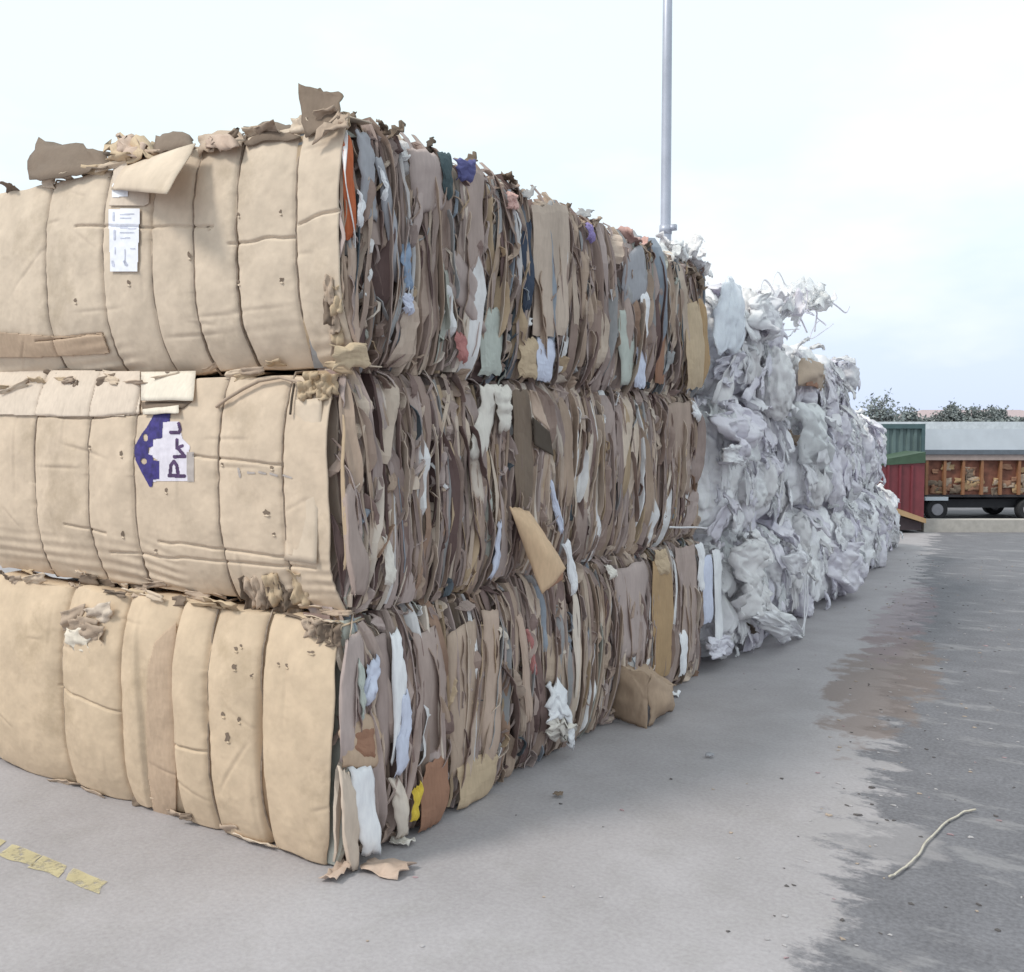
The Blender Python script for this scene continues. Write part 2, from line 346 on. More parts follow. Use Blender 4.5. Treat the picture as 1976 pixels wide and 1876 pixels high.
def quad_side(name, parent, q, x, mat, bow=.015, label=None, n=(9, 18), crumple=.012, row=None, solid=.005, ragged=.007, out=None):
    """sheet lying on the layered side; q = outline corners top-left, top-right, bottom-right, bottom-left as seen"""
    c = [on_x(px, py, x if not isinstance(x, (list, tuple)) else x[i]) for i, (px, py) in enumerate(q)]
    a = np.linspace(0, 1, n[0])[:, None, None]; s = np.linspace(0, 1, n[1])[None, :, None]
    P = (c[0] * (1 - a) + c[1] * a) * (1 - s) + (c[3] * (1 - a) + c[2] * a) * s
    sd = abs(q[0][0] * .37 + q[0][1] * .11); A, S = a[..., 0], s[..., 0]
    lens = 1 - .16 * np.abs(2 * S - 1) ** 3 + .16 * noise(S * 4 + sd, sd); mid_ = P.mean(0, keepdims=True); P = mid_ + (P - mid_) * lens[..., None]
    P[..., 1] += .014 * noise(S * 3, sd + 5); P[..., 0] -= .010 * np.abs(2 * A - 1) ** 6 + .018 * np.abs(2 * S - 1) ** 8; fo = np.abs(((S * 2.3 + sd + .6 * A) % 2) - 1); P[..., 0] += .012 * (fo - .5) + .010 * (A - .5) * (1 if int(sd) % 2 else -1)
    P[..., 0] += .4 * bow * (1 - (2 * A - 1) ** 2) * (1 - .5 * (2 * S - 1) ** 2) + crumple * (np.abs(fbm(A * 2.5 + sd, S * 4, sd, 3)) - .3)
    P[..., 1] += ragged * noise(A * 2 + sd, S * 9) ; P[..., 2] += (ragged * 1.2 + .004) * noise(A * 8 + sd, S * 2 + 9)
    if P[..., 1].min() < .25 and 'corner' not in name: P[..., 1] = behind(P[..., 1], P[..., 2])
    P[..., 2] = np.maximum(P[..., 2], .006)
    m = MB(); m.grid(P); o = m.build(name, M[mat] if isinstance(mat, str) else mat, parent, smooth=crumple > .015, solid=solid)
    if label: o['label'] = label
    return o
G = {}
G['b0'] = bale(0, .0, 1.50, 'bottom corner cardboard bale with white sheets and a rust sheet in its side', True, seed=1, dens=48, scraps=48, wide=1.45, white=.05)
G['b1'] = bale(0, 1.53, 2.86, 'dark ragged cardboard bale on the ground with a crumpled white bag hanging from its foot', seed=2, grey=.1)
G['b2'] = bale(0, 2.90, 4.42, 'ground level cardboard bale beside the plastic with an amber strip, behind the leaning board', seed=3, zt=-.02)
G['m0'] = bale(1, .03, 1.62, 'middle layer corner bale with the dark blue printed emblem on its face', True, seed=4, dens=75, grey=.03)
G['m1'] = bale(1, 1.66, 2.95, 'middle layer cardboard bale with a big tan board poking out of it', seed=5, dens=72, grey=.03, zt=.0)
G['m2'] = bale(1, 2.98, 4.36, 'middle layer brown cardboard bale touching the white plastic bales', seed=6, dens=78, grey=.02, white=.01)
G['t0'] = bale(2, .0, 1.66, 'top corner cardboard bale with a white paper label and a red strip at its edge', True, seed=7, dens=56, grey=.12, wide=1.25, white=.05)
G['t1'] = bale(2, 1.70, 2.80, 'top layer cardboard bale with a navy strip beside a broad flat panel', seed=8, dens=52, grey=.05, zt=-.05, wide=1.2)
G['t2'] = bale(2, 2.86, 4.42, 'farthest top layer cardboard bale with grey papers and a curved tan board at its end', seed=9, dens=44, grey=.2, zt=-.10, white=.05, wide=1.2)
# distinctive sheets in the layered side
T0, T1, T2, M0, M1, M2, B0, B1, B2 = [G[k] for k in ('t0', 't1', 't2', 'm0', 'm1', 'm2', 'b0', 'b1', 'b2')]
quad_side('red_strip', T0, [(665, 268), (680, 262), (689, 460), (671, 462)], .02, 'orange', .006, 'narrow orange red strip at the corner')
quad_side('pink_strip', T0, [(673, 462), (690, 462), (694, 690), (676, 690)], .014, 'tanp', .006)
quad_side('white_paper', T0, [(692, 366), (704, 372), (707, 438), (693, 436)], .035, 'white', .004, 'small white paper')
quad_side('grey_paper', T0, [(690, 250), (722, 262), (735, 430), (700, 420)], .014, 'greyb', .02, crumple=.03)
quad_side('grey_paper', T0, [(728, 300), (748, 310), (785, 560), (760, 540)], .02, 'greyb', .02, crumple=.02)
quad_side('white_paper', T0, [(738, 322), (744, 330), (752, 395), (743, 385)], .035, 'white', .004)
quad_side('blue_paper', T0, [(776, 470), (796, 462), (802, 560), (784, 555)], .028, 'blue', .01, 'light blue paper', crumple=.015)
quad_side('blue_paper', T0, [(778, 565), (803, 575), (802, 610), (786, 598)], .03, 'ice', .01)
quad_side('slate_sheet', T0, [(851, 290), (880, 300), (876, 388), (858, 372)], .026, 'teal', .01, 'dark slate flap')
quad_side('indigo_sheet', T0, [(885, 306), (925, 312), (915, 350), (890, 345)], .03, 'indigo', .01)
quad_side('broad_sheet', T0, [(790, 280), (850, 296), (872, 400), (800, 420)], .012, SIDE[4], .02, crumple=.02)
quad_side('broad_sheet', T0, [(905, 330), (940, 325), (935, 540), (878, 500)], .012, SIDE[9], .03, crumple=.02)
quad_side('broad_sheet', T0, [(880, 470), (930, 560), (938, 650), (870, 560)], .024, SIDE[4], .02, crumple=.02)
quad_side('green_sheet', T0, [(935, 600), (968, 590), (972, 725), (928, 722)], .014, 'palegreen', .02, 'pale green grey sheet')
quad_side('rose_sheet', T0, [(885, 640), (905, 650), (902, 700), (884, 690)], .02, 'rose', .01)
quad_side('corner_board', T0, [(648, 668), (716, 664), (714, 708), (646, 712)], .05, 'tan', .02, 'tan board end under the corner', crumple=.01)
quad_side('navy_strip', T1, [(1010, 438), (1027, 424), (1030, 598), (1012, 600)], .022, 'navy', .004, 'dark navy strip')
quad_side('flat_panel', T1, [(1031, 398), (1100, 392), (1098, 650), (1035, 648)], .03, SIDE[2], .008, 'broad flat kraft panel')
quad_side('white_panel', T1, [(1040, 652), (1076, 650), (1070, 738), (1038, 736)], .022, 'ice', .008, 'bluish white panel')
quad_side('tan_panel', T1, [(1008, 655), (1038, 652), (1038, 730), (1008, 726)], .016, 'tan', .008)
quad_side('violet_scrap', T1, [(1133, 428), (1148, 436), (1150, 468), (1136, 462)], .035, 'violet', .006, 'violet scrap')
quad_side('pink_scrap', T1, [(985, 370), (1002, 376), (998, 402), (984, 398)], .035, 'pink', .006)
quad_side('grey_paper', T2, [(1210, 490), (1245, 470), (1250, 580), (1205, 590)], .02, 'greyb', .02, crumple=.02)
quad_side('grey_paper', T2, [(1195, 600), (1228, 590), (1225, 740), (1200, 745)], .02, 'palegreen', .02, crumple=.02)
quad_side('white_paper', T2, [(1236, 560), (1254, 562), (1254, 650), (1240, 655)], .035, 'white', .006, 'long white paper')
quad_side('white_paper', T2, [(1230, 670), (1252, 668), (1250, 748), (1228, 748)], .034, 'ice', .006)
quad_side('tan_board', T2, [(1328, 590), (1358, 575), (1366, 745), (1326, 752)], .05, 'tan', .03, 'curved tan board')
quad_side('amber_edge', T2, [(1352, 572), (1362, 590), (1372, 700), (1362, 748)], .055, 'amber', .01)
quad_side('maroon_sheet', T2, [(1262, 560), (1290, 580), (1286, 740), (1268, 740)], .012, 'rust', .02)
quad_side('side_panel', M0, [(627, 800), (652, 812), (650, 1095), (616, 1110)], .006, SIDE[8], .006, crumple=.004)
quad_side('side_panel', M0, [(655, 960), (690, 930), (715, 1150), (640, 1160)], .018, SIDE[9], .03, 'broad grey tan panel near the foot', crumple=.02)
quad_side('white_card', M0, [(740, 1040), (750, 1030), (770, 1128), (744, 1130)], .035, 'cream', .01, 'cream card')
quad_side('crumpled_paper', M0, [(935, 745), (975, 742), (932, 900), (905, 880)], .035, 'cream', .03, 'crumpled off white paper', crumple=.05)
quad_side('crumpled_paper', M0, [(955, 742), (992, 745), (990, 830), (968, 835)], .05, 'cream', .03, crumple=.05)
quad_side('crumpled_paper', M0, [(905, 860), (935, 880), (935, 980), (915, 960)], .02, SIDE[11], .03, crumple=.03)
quad_side('white_strip', M0, [(965, 1010), (975, 1000), (960, 1110), (945, 1120)], .03, 'ice', .01, 'bent white strip', crumple=.02)
quad_side('white_strip', M1, [(1092, 1052), (1102, 1040), (1118, 1140), (1110, 1152)], .07, 'white', .006, 'narrow white strip')
quad_side('white_strip', M1, [(1060, 925), (1068, 930), (1090, 1030), (1082, 1030)], .03, 'ice', .006)
quad_side('brown_panel', M1, [(992, 755), (1030, 752), (1028, 1000), (996, 980)], .025, 'brown', .02, 'dark olive brown panel')
quad_side('white_scrap', M2, [(1338, 772), (1346, 780), (1354, 815), (1340, 800)], .04, 'white', .004)
quad_side('broad_sheet', M2, [(1290, 780), (1335, 775), (1340, 960), (1285, 930)], .01, SIDE[1], .03, crumple=.03)
# bottom corner bale: broad sheets
for q, x, mt, lb in [([(648, 1240), (708, 1222), (716, 1480), (665, 1470)], .01, SIDE[4], None), ([(708, 1290), (735, 1260), (728, 1340), (705, 1370)], .03, 'ice', 'bluish white paper'),
                     ([(697, 1275), (709, 1290), (700, 1400), (692, 1400)], .03, 'palegreen', None), ([(664, 1380), (736, 1375), (740, 1482), (660, 1485)], .020, 'foldtan', None),
                     ([(686, 1400), (726, 1404), (728, 1466), (690, 1462)], .031, 'rust', 'orange smudged patch'), ([(756, 1228), (778, 1216), (790, 1330), (760, 1500)], .035, 'white', 'tall white sheet'),
                     ([(780, 1340), (798, 1330), (790, 1490), (762, 1502)], .05, 'ice', 'tall bluish white sheet'), ([(675, 1490), (718, 1475), (742, 1650), (700, 1655)], .03, 'white', 'white torn sheet near the ground'),
                     ([(800, 1225), (868, 1200), (868, 1480), (800, 1440)], .012, SIDE[9], None), ([(820, 1480), (872, 1450), (862, 1585), (808, 1612)], .03, 'rust', 'rust coloured sheet'),
                     ([(803, 1528), (816, 1510), (806, 1580), (798, 1590)], .05, 'yellow', 'yellow sliver'), ([(862, 1230), (930, 1190), (925, 1490), (870, 1500)], .012, SIDE[0], None),
                     ([(935, 1180), (970, 1175), (965, 1460), (930, 1490)], .015, 'tanp', None), ([(885, 1480), (965, 1440), (960, 1530), (880, 1570)], .022, 'tan', None),
                     ([(722, 1230), (755, 1222), (760, 1480), (735, 1470)], .006, SIDE[3], None), ([(660, 1480), (680, 1500), (700, 1690), (650, 1690)], .02, SIDE[6], None),
                     ([(755, 1500), (780, 1505), (800, 1610), (770, 1620)], .025, SIDE[11], None)]:
    calm = mt in ('tan', 'rust', 'yellow'); quad_side('white_sheet' if mt in ('white', 'ice') else 'broad_sheet', B0, q, x, mt, .006 if calm else .025, lb, crumple=.006 if calm else .02, ragged=.003 if calm else .01)
quad_side('mauve_sheet', B1, [(1000, 1190), (1012, 1185), (1035, 1380), (1020, 1400)], .03, 'tanp', .01)
quad_side('brown_sheet', B1, [(1045, 1230), (1078, 1220), (1085, 1320), (1040, 1330)], .02, 'kraft', .02)
quad_side('rose_strip', B1, [(1020, 1215), (1027, 1225), (1040, 1300), (1032, 1300)], .03, 'rose', .01)
quad_side('hanging_bag', B1, [(1060, 1325), (1080, 1315), (1116, 1395), (1060, 1390)], (.06, .06, .11, .10), 'white', .04, 'crumpled white bag', crumple=.06, ragged=.03)
quad_side('hanging_bag', B1, [(1056, 1385), (1114, 1395), (1110, 1430), (1065, 1415)], (.10, .11, .10, .07), 'cream', .03, crumple=.05, ragged=.03)
quad_side('hanging_bag', B1, [(1098, 1400), (1112, 1405), (1113, 1448), (1100, 1440)], .11, 'white', .01, crumple=.03, ragged=.01)
quad_side('upright_board', B1, [(1108, 1150), (1124, 1145), (1122, 1370), (1110, 1376)], .04, SIDE[11], .004)
quad_side('amber_sheet', B2, [(1262, 1085), (1300, 1070), (1302, 1300), (1262, 1318)], .03, 'amber', .02, 'amber brown strip')
quad_side('amber_sheet', B2, [(1268, 1062), (1290, 1060), (1296, 1110), (1272, 1112)], .04, 'tan', .01)
quad_side('grey_sheet', B2, [(1306, 1060), (1345, 1050), (1345, 1270), (1308, 1290)], .016, SIDE[9], .03)
quad_side('white_sheet', B2, [(1350, 1050), (1360, 1045), (1362, 1140), (1352, 1140)], .04, 'white', .006)
quad_side('white_sheet', B2, [(1360, 1075), (1376, 1070), (1378, 1200), (1362, 1205)], .05, 'ice', .01, 'blue tinted white sheet')
quad_side('white_sheet', B2, [(1380, 1062), (1393, 1060), (1394, 1240), (1384, 1245)], .06, 'white', .01, 'tall white sheet at the bale end')
quad_side('white_sheet', B2, [(1316, 1220), (1328, 1215), (1326, 1300), (1316, 1306)], .04, 'white', .005)
quad_side('upright_sheet', B2, [(1190, 1100), (1250, 1080), (1256, 1260), (1185, 1280)], .015, SIDE[4], .02, crumple=.02)
quad_side('white_scrap', B2, [(1168, 1092), (1188, 1095), (1196, 1112), (1178, 1118)], .06, 'cream', .01)
# folded board that pokes out of the middle bale
def free_quad(name, parent, pts, mat, n=(10, 12), bow=(0, 0, 0), crumple=.004, label=None, solid=.006, ragged=0, wave=0):
    c = [np.array(p, float) for p in pts]; a = np.linspace(0, 1, n[0])[:, None, None]; s = np.linspace(0, 1, n[1])[None, :, None]
    P = (c[0] * (1 - a) + c[1] * a) * (1 - s) + (c[3] * (1 - a) + c[2] * a) * s
    A, S = a[..., 0], s[..., 0]; sd = abs(c[0][0] * 7.7 + c[0][2] * 3.1 + c[0][1])
    k = (1 - (2 * A - 1) ** 2) * (1 - (2 * S - 1) ** 2)
    P += k[..., None] * np.array(bow)
    for ax in range(3): P[..., ax] += crumple * fbm(A * 3 + sd + ax * 5, S * 3, sd) + ragged * noise(A * 9 + ax * 3 + sd, S * 9)
    m = MB(); m.grid(P); o = m.build(name, M[mat] if isinstance(mat, str) else mat, parent, solid=solid)
    if label: o['label'] = label
    return o
free_quad('folded_board', M1, [on_x(983, 978, .03), on_x(1022, 986, .06), on_x(1094, 1098, .24), on_x(1046, 1148, .20)], 'warm', n=(14, 20), bow=(.07, -.03, .0), crumple=.012, label='big tan board curled outward', ragged=.003)
free_quad('board_underside', M1, [on_x(1060, 1098, .10), on_x(1088, 1096, .12), on_x(1085, 1118, .12), on_x(1056, 1140, .12)], 'rust', crumple=.01)
free_quad('bent_flap', M1, [on_x(1022, 752, .03), on_x(1034, 756, .08), on_x(1062, 832, .16), on_x(1028, 800, .08)], 'tanp', bow=(.01, 0, 0), label='flap bent over a dark shade sheet')
free_quad('shade_sheet', M1, [on_x(1028, 805, .035), on_x(1060, 834, .035), on_x(1068, 880, .035), on_x(1032, 860, .035)], 'dark', label='dark sheet painted as the shade under the bent flap')  # dark sheet paints the shade beneath the flap
# ---- items on the front faces
def front_shape(name, parent, row, inside, bbox, mat, step=1.2, off=.003, label=None):
    x0, y0, x1, y1 = bbox; nx = int((x1 - x0) / step); ny = int((y1 - y0) / step); m = MB(); V = []; idx = {}; F = []
    gi, gj = np.meshgrid(np.arange(nx + 1), np.arange(ny + 1), indexing='ij'); GP = front_pts(row, x0 + gi * step, y0 + gj * step, off)
    def vid(i, j):
        if (i, j) not in idx: idx[(i, j)] = len(V); V.append(GP[i, j])
        return idx[(i, j)]
    for i in range(nx):
        for j in range(ny):
            if inside(x0 + (i + .5) * step, y0 + (j + .5) * step): F.append((vid(i, j), vid(i, j + 1), vid(i + 1, j + 1), vid(i + 1, j)))
    if not F: return None
    m.add(V, F); o = m.build(name, mat, parent)
    if label: o['label'] = label
    return o
def poly(pts):
    pts = [(float(a), float(b)) for a, b in pts]
    def f(x, y):
        c = False; n = len(pts)
        for i in range(n):
            x1, y1 = pts[i]; x2, y2 = pts[i - 1]
            if (y1 > y) != (y2 > y) and x < (x2 - x1) * (y - y1) / (y2 - y1) + x1: c = not c
        return c
    return f
def seg(pts, w):
    def f(x, y):
        for (a, b), (c, d) in zip(pts[:-1], pts[1:]):
            L = (c - a) ** 2 + (d - b) ** 2; t = max(0, min(1, ((x - a) * (c - a) + (y - b) * (d - b)) / (L + 1e-9)))
            if (x - a - t * (c - a)) ** 2 + (y - b - t * (d - b)) ** 2 < w * w: return True
        return False
    return f
Z2 = lambda pts: [(240 / 2.005 + 0 + p[0] * .3037 * 0 + 0, 0) for p in pts]
K = 1364 / (320 / 3962 * 1976)      # zoom factor of the emblem study
def e(x, y): return (480 * 1976 / 3962 + x / K, 1500 * 1976 / 3962 + y / K)
emb = poly([e(*p) for p in [(510, 400), (770, 390), (745, 560), (640, 570), (625, 835), (480, 850), (480, 970), (395, 990), (400, 1100), (470, 1120), (475, 1200), (580, 1210), (575, 1505), (480, 1520), (460, 1640), (420, 1640), (290, 1400), (190, 1200), (155, 1000), (290, 760), (370, 660), (460, 500)]])
ws = [seg([e(350, 800), e(355, 850)], 4.2), seg([e(320, 1210), e(330, 1220)], 5.4), seg([e(330, 620), e(360, 600)], 3)]
halo = poly([e(*p) for p in [(430, 500), (770, 560), (900, 560), (960, 830), (1080, 960), (1060, 1540), (720, 1540), (560, 1540), (470, 1560), (440, 1440), (560, 1200), (400, 1100), (480, 860), (620, 830)]])
front_shape('print_ground', M0, 1, lambda x, y: halo(x, y), (*e(100, 380), *e(1100, 1700)), M['printw'], 1.6, .0022, 'pale lilac ground of the emblem')
front_shape('emblem', M0, 1, lambda x, y: emb(x, y) and not any(w(x, y) for w in ws), (*e(100, 380), *e(800, 1700)), M['print'], 1.0, .0035, 'dark blue jigsaw edged emblem')
# letters of the print, reading upward: P, M, C
let = [seg([e(745, 1450), e(990, 1460)], 3.6), seg([e(760, 1430), e(770, 1280), e(820, 1215), (e(870, 1290)), e(890, 1430)], 3.2),
       seg([e(830, 1140), e(1000, 1135)], 3.4), seg([e(990, 1120), e(880, 990)], 3.2), seg([e(870, 1000), e(870, 860)], 3.0), seg([e(880, 990), e(960, 960)], 3.0),
       seg([e(770, 740), e(900, 745)], 3.4), seg([e(900, 745), e(925, 690), e(900, 590)], 3.0)]
front_shape('lettering', M0, 1, lambda x, y: any(l(x, y) for l in let), (*e(700, 540), *e(1080, 1520)), M['printd'], 1.0, .0035, 'dark letters printed sideways')
front_shape('print_band', M0, 1, poly([e(1030, 1060), e(1150, 1060), e(1150, 1550), e(1040, 1550)]), (*e(1020, 1050), *e(1160, 1560)), M['printg'], 1.4, .0028)
tx = [seg([(460, 905), (463, 920)], 2.2), seg([(478, 912), (490, 913)], 2), seg([(500, 911), (512, 914)], 2.2), seg([(522, 914), (534, 918)], 2.2), seg([(546, 917), (562, 922)], 1.8)]
front_shape('faint_print', M0, 1, lambda x, y: any(t(x, y) for t in tx), (455, 900, 568, 928), M['printg'], 1.2, .003, 'faint worn print')
# small stapled carton flap above the emblem
def on_front_sheet(name, parent, row, q, mat, off, label=None, n=(10, 8), cr=.004, solid=.004):
    """q corners tl,tr,br,bl; off = stand-off in metres at each corner"""
    c = [front_pt(row, px, py, o) for (px, py), o in zip(q, off)]
    return free_quad(name, parent, c, mat, n, (0, -.008, 0), cr, label, solid)
on_front_sheet('pale_panel', M0, 1, [(273, 718), (378, 716), (372, 773), (272, 773)], 'pale', (.012, .012, .03, .03), 'pale panel with a cut lower edge')
on_front_sheet('torn_layer', M0, 1, [(276, 790), (345, 782), (344, 797), (276, 800)], 'pale', (.02, .02, .03, .03))
on_front_sheet('slot_shade', M0, 1, [(275, 776), (370, 775), (352, 788), (275, 796)], 'brown', (.004, .004, .008, .008), 'brown strip painted as the shade in a torn slot')  # brown strip puts the shade of the tear into colour
free_quad('side_leaf', M0, [front_pt(1, 572, 772, .012), front_pt(1, 622, 768, .016), front_pt(1, 610, 1088, .02), front_pt(1, 548, 1080, .012)], 'front1' if False else M['front0'], n=(8, 24), bow=(0, -.01, 0), label='narrow upright leaf at the corner')
# the label on the top bale
on_l = lambda q, mat, nm, off, lb=None: on_front_sheet(nm, T0, 2, q, mat, (off,) * 4, lb, (12, 24), .001, .001)
lb_ = front_shape('paper_label', T0, 2, poly([(209, 404), (270, 402), (265, 524), (213, 524)]), (205, 398, 275, 530), M['lab'], 1.5, .012, 'large white shipping label')
lt = [seg([(219, 411), (219, 425)], 1.6), seg([(232, 414), (258, 413)], 1.2), seg([(232, 421), (252, 421)], 1.2), seg([(221, 445), (221, 462)], 1.8), seg([(232, 440), (262, 441)], 1.0), seg([(232, 449), (258, 449)], 1),
      seg([(233, 460), (250, 459)], 1), seg([(241, 482), (241, 512)], 1.5), seg([(217, 505), (219, 513)], 2.4), seg([(240, 505), (244, 511)], 2.6), seg([(222, 478), (222, 490)], 1.3), seg([(252, 480), (260, 480)], 1)]
for t in lt: front_shape('print_mark', T0, 2, t, (209, 403, 270, 524), M['labt'], 1.0, .0135)
front_shape('small_label', T0, 2, poly([(217, 355), (247, 352), (247, 379), (216, 381)]), (212, 350, 250, 384), M['lab'], 1.4, .015, 'small white label')
# big folded flap throwing its shadow on the top bale
free_quad('folded_flap', T0, [front_pt(2, 228, 322, -.02), front_pt(2, 378, 276, .10), front_pt(2, 322, 374, .25), front_pt(2, 216, 366, .02)], M['front0'], n=(16, 12), bow=(0, -.04, .0), crumple=.01, label='folded flap hanging over the face')
def panel(parent, row, pts, mat, lb=None, off=.009):
    xs_, ys_ = [p[0] for p in pts], [p[1] for p in pts]; f = poly(pts)
    o = front_shape('overlapping_panel', parent, row, f, (min(xs_), min(ys_), max(xs_), max(ys_)), M[mat], 1.6, off, lb)
    if o: md = o.modifiers.new('thick', 'SOLIDIFY'); md.thickness = .005; md.offset = -1 if False else 1
panel(B0, 0, [(286, 1290), (300, 1240), (341, 1200), (341, 1588), (300, 1584), (288, 1500), (283, 1400)], 'foldtan', 'darker tan fold between two pillows')
panel(M0, 1, [(-20, 716), (60, 714), (164, 716), (272, 718), (270, 798), (240, 803), (172, 805), (60, 802), (-20, 800)], 'pinkish', 'paler upper panel')
panel(T0, 2, [(-20, 640), (122, 650), (198, 643), (212, 682), (60, 690), (-20, 690)], 'foldtan', 'brown torn lower corner')
panel(T0, 2, [(222, 318), (288, 300), (290, 392), (278, 398), (212, 398)], 'pinkish', 'pale panel around the labels', .006)
# holes in the face sheets, their inner shade painted as brown patches
def hole(parent, row, px, py, w, h, tilt=0):
    k = 10; th = np.linspace(0, 2 * pi, k, endpoint=False); V = []
    for t in th:
        rr = 1 + .25 * rng.normal(); a, b = w * cos(t) * rr, h * sin(t) * rr
        V.append(front_pt(row, px + a * cos(tilt) - b * sin(tilt), py + a * sin(tilt) + b * cos(tilt), .0025))
    m = MB(); m.add(V, [tuple(range(k))]); m.build('puncture_shade', M['brown'], parent, smooth=False)
    # raised torn lip below the hole
    c = front_pt(row, px, py + h * .9, .002); d = front_pt(row, px + w * .4, py + h + 4.5, .006); e2 = front_pt(row, px - w * .9, py + h + 2, .003); f2 = front_pt(row, px + w * 1.1, py + h + 2, .003)
    m = MB(); m.add([e2, c, f2, d], [(0, 3, 2, 1)]); m.build('torn_lip', M['front%d' % (2 - row)], parent, solid=.001)
for p in [(248, 545, 4, 4), (460, 413, 2.5, 4), (541, 408, 3, 4), (460, 544, 3, 4), (543, 540, 4, 4), (145, 580, 3, 3.5), (365, 492, 3.5, 6), (402, 438, 3, 1.6), (190, 350 - 100, 0.1, .1)]:
    if p[2] > 1: hole(T0, 2, *p)
for p in [(320, 946, 3, 4), (514, 988, 7, 5.5), (524, 902, 4, 3), (233, 875, 3, 5), (300, 1062, 3.5, 3), (237, 1030, 3, 6), (172, 862, 3, 2), (528, 1030, 4, 2), (428, 895, 3, 2)]: hole(M0, 1, *p)
for p in [(455, 1252, 4, 4), (465, 1246, 2.5, 2.5), (452, 1287, 4.5, 5), (487, 1303, 4, 3.5), (430, 1378, 4, 5), (461, 1388, 3.5, 6), (439, 1422, 5, 9), (537, 1280, 2.5, 3), (553, 1284, 3, 3.5), (330 - 5, 1590 + 4, 3, 3), (600, 1258, 7, 2.5), (362, 1588, 4, 3)]: hole(B0, 0, *p)
# torn and crumpled pieces along the seams between the layers, and on top
def crumple(name, parent, c, size, mat, r, n=9, amp=.35, axis=None, solid=.004):
    a = np.linspace(-1, 1, n); A, B = np.meshgrid(a, a, indexing='ij'); sd = r.random() * 100
    rx = r.random() * 2 * pi
    u = np.array([cos(rx), .5 * sin(rx), .4 * sin(rx)]) if axis is None else np.array(axis[0], float); v = np.array([-.3 * sin(rx), .9 * cos(rx), .6]) if axis is None else np.array(axis[1], float)
    w = np.cross(u, v); w /= np.linalg.norm(w) + 1e-9
    edge = 1 + .25 * noise(np.arctan2(B, A) * 2.2, sd)
    P = np.array(c) + (A * edge * size[0] / 2)[..., None] * u + (B * edge * size[1] / 2)[..., None] * v + (amp * min(size) * fbm(A * 1.6 + sd, B * 1.6, sd))[..., None] * w
    m = MB(); m.grid(P); return m.build(name, mat, parent, solid=solid)
def seam_bits(parent, row, top, n, r, pxr):
    for i in range(n):
        x = r.uniform(*pxr); z0, z1 = ROWZ[row]; z = (z1 + r.uniform(-.03, .015)) if top else (z0 + r.uniform(-.005, .05))
        y = float(front_y(row, x, min(max(z, z0), z1))) - r.uniform(-.02, .03)
        crumple('torn_flap', parent, (x, y, z), (r.uniform(.08, .26), r.uniform(.04, .09)), r.choice([M['front0'], M['front1'], M['tan'], M['kraft'], M['kraft'], M['brown']]), r, 8, .35,
                ((1, r.normal(0, .1), r.normal(0, .12)), (0, r.uniform(-.9, .2), r.uniform(.3, 1))))
rr = np.random.default_rng(5)
seam_bits(T0, 2, True, 20, rr, (-2.8, -.08)); seam_bits(M0, 1, True, 22, rr, (-2.8, -.05)); seam_bits(M0, 1, False, 14, rr, (-2.7, -.1))
seam_bits(B0, 0, True, 16, rr, (-2.8, -.1)); seam_bits(T0, 2, False, 7, rr, (-2.8, -.1)); seam_bits(B0, 0, False, 8, rr, (-2.4, -.1))
for px, py in [(140, 1195), (165, 1215), (190, 1190), (150, 1235), (178, 1225)]:
    crumple('torn_layer', B0, front_pt(0, px, py, .012), (.20, .13), rr.choice([M['pinkish'], M['pale'], M['kraft']]), rr, 10, .3, ((1, .1, .25 * rr.normal()), (.1, -.15, 1)))
# crumpled brown mass under the middle bale near the corner
for i in range(9):
    p = front_pt(1, 480 + i * 13 + rr.uniform(-6, 6), 1150 + rr.uniform(-16, 16), .01)
    crumple('crushed_fold', M0, p, (.10, .16), rr.choice([M['kraft'], M['brown'], M['tan']]), rr, 10, .6, ((.8, .3, .2 * rr.normal()), (.1 * rr.normal(), -.2, 1)))
# crushed bit at the lower right corner of the top bale and upper corner of the middle one
for i in range(6):
    p = front_pt(2, 640 + rr.uniform(-8, 14), 560 + i * 20, .012); crumple('crushed_corner', T0, p, (.06, .12), rr.choice([M['kraft'], M['brown'], M['tan']]), rr, 9, .6, ((.8, .3, 0), (0, 0, 1)))
for i in range(5):
    p = front_pt(1, 590 + i * 12, 745 + rr.uniform(-12, 12), .02); crumple('crushed_corner', M0, p, (.09, .09), rr.choice([M['kraft'], M['tan']]), rr, 9, .6, ((.8, .3, 0), (0, 0, 1)))
for i in range(4):
    p = front_pt(0, 600 + i * 14, 1215 + rr.uniform(-10, 14), .02); crumple('crushed_corner', B0, p, (.09, .09), rr.choice([M['kraft'], M['brown'], M['dark']]), rr, 9, .6, ((.8, .3, 0), (0, 0, 1)))
# loose cords at the middle bale's upper edge
def front_cord(parent, row, pts, off, rad, mat, name='loose_cord'):
    P = np.array([front_pt(row, a, b, off) for a, b in pts]); t = np.linspace(0, len(P) - 1, len(P) * 6); P = np.stack([np.interp(t, range(len(P)), P[:, k]) for k in range(3)], -1)
    m = MB(); m.tube(P, rad, 6); m.build(name, mat, parent)
front_cord(M0, 1, [(418, 785), (440, 768), (470, 750), (500, 735), (540, 728), (580, 738)], .03, .009, M['kraft'])
front_cord(M0, 1, [(568, 740), (563, 770), (560, 800)], .02, .006, M['dark'])
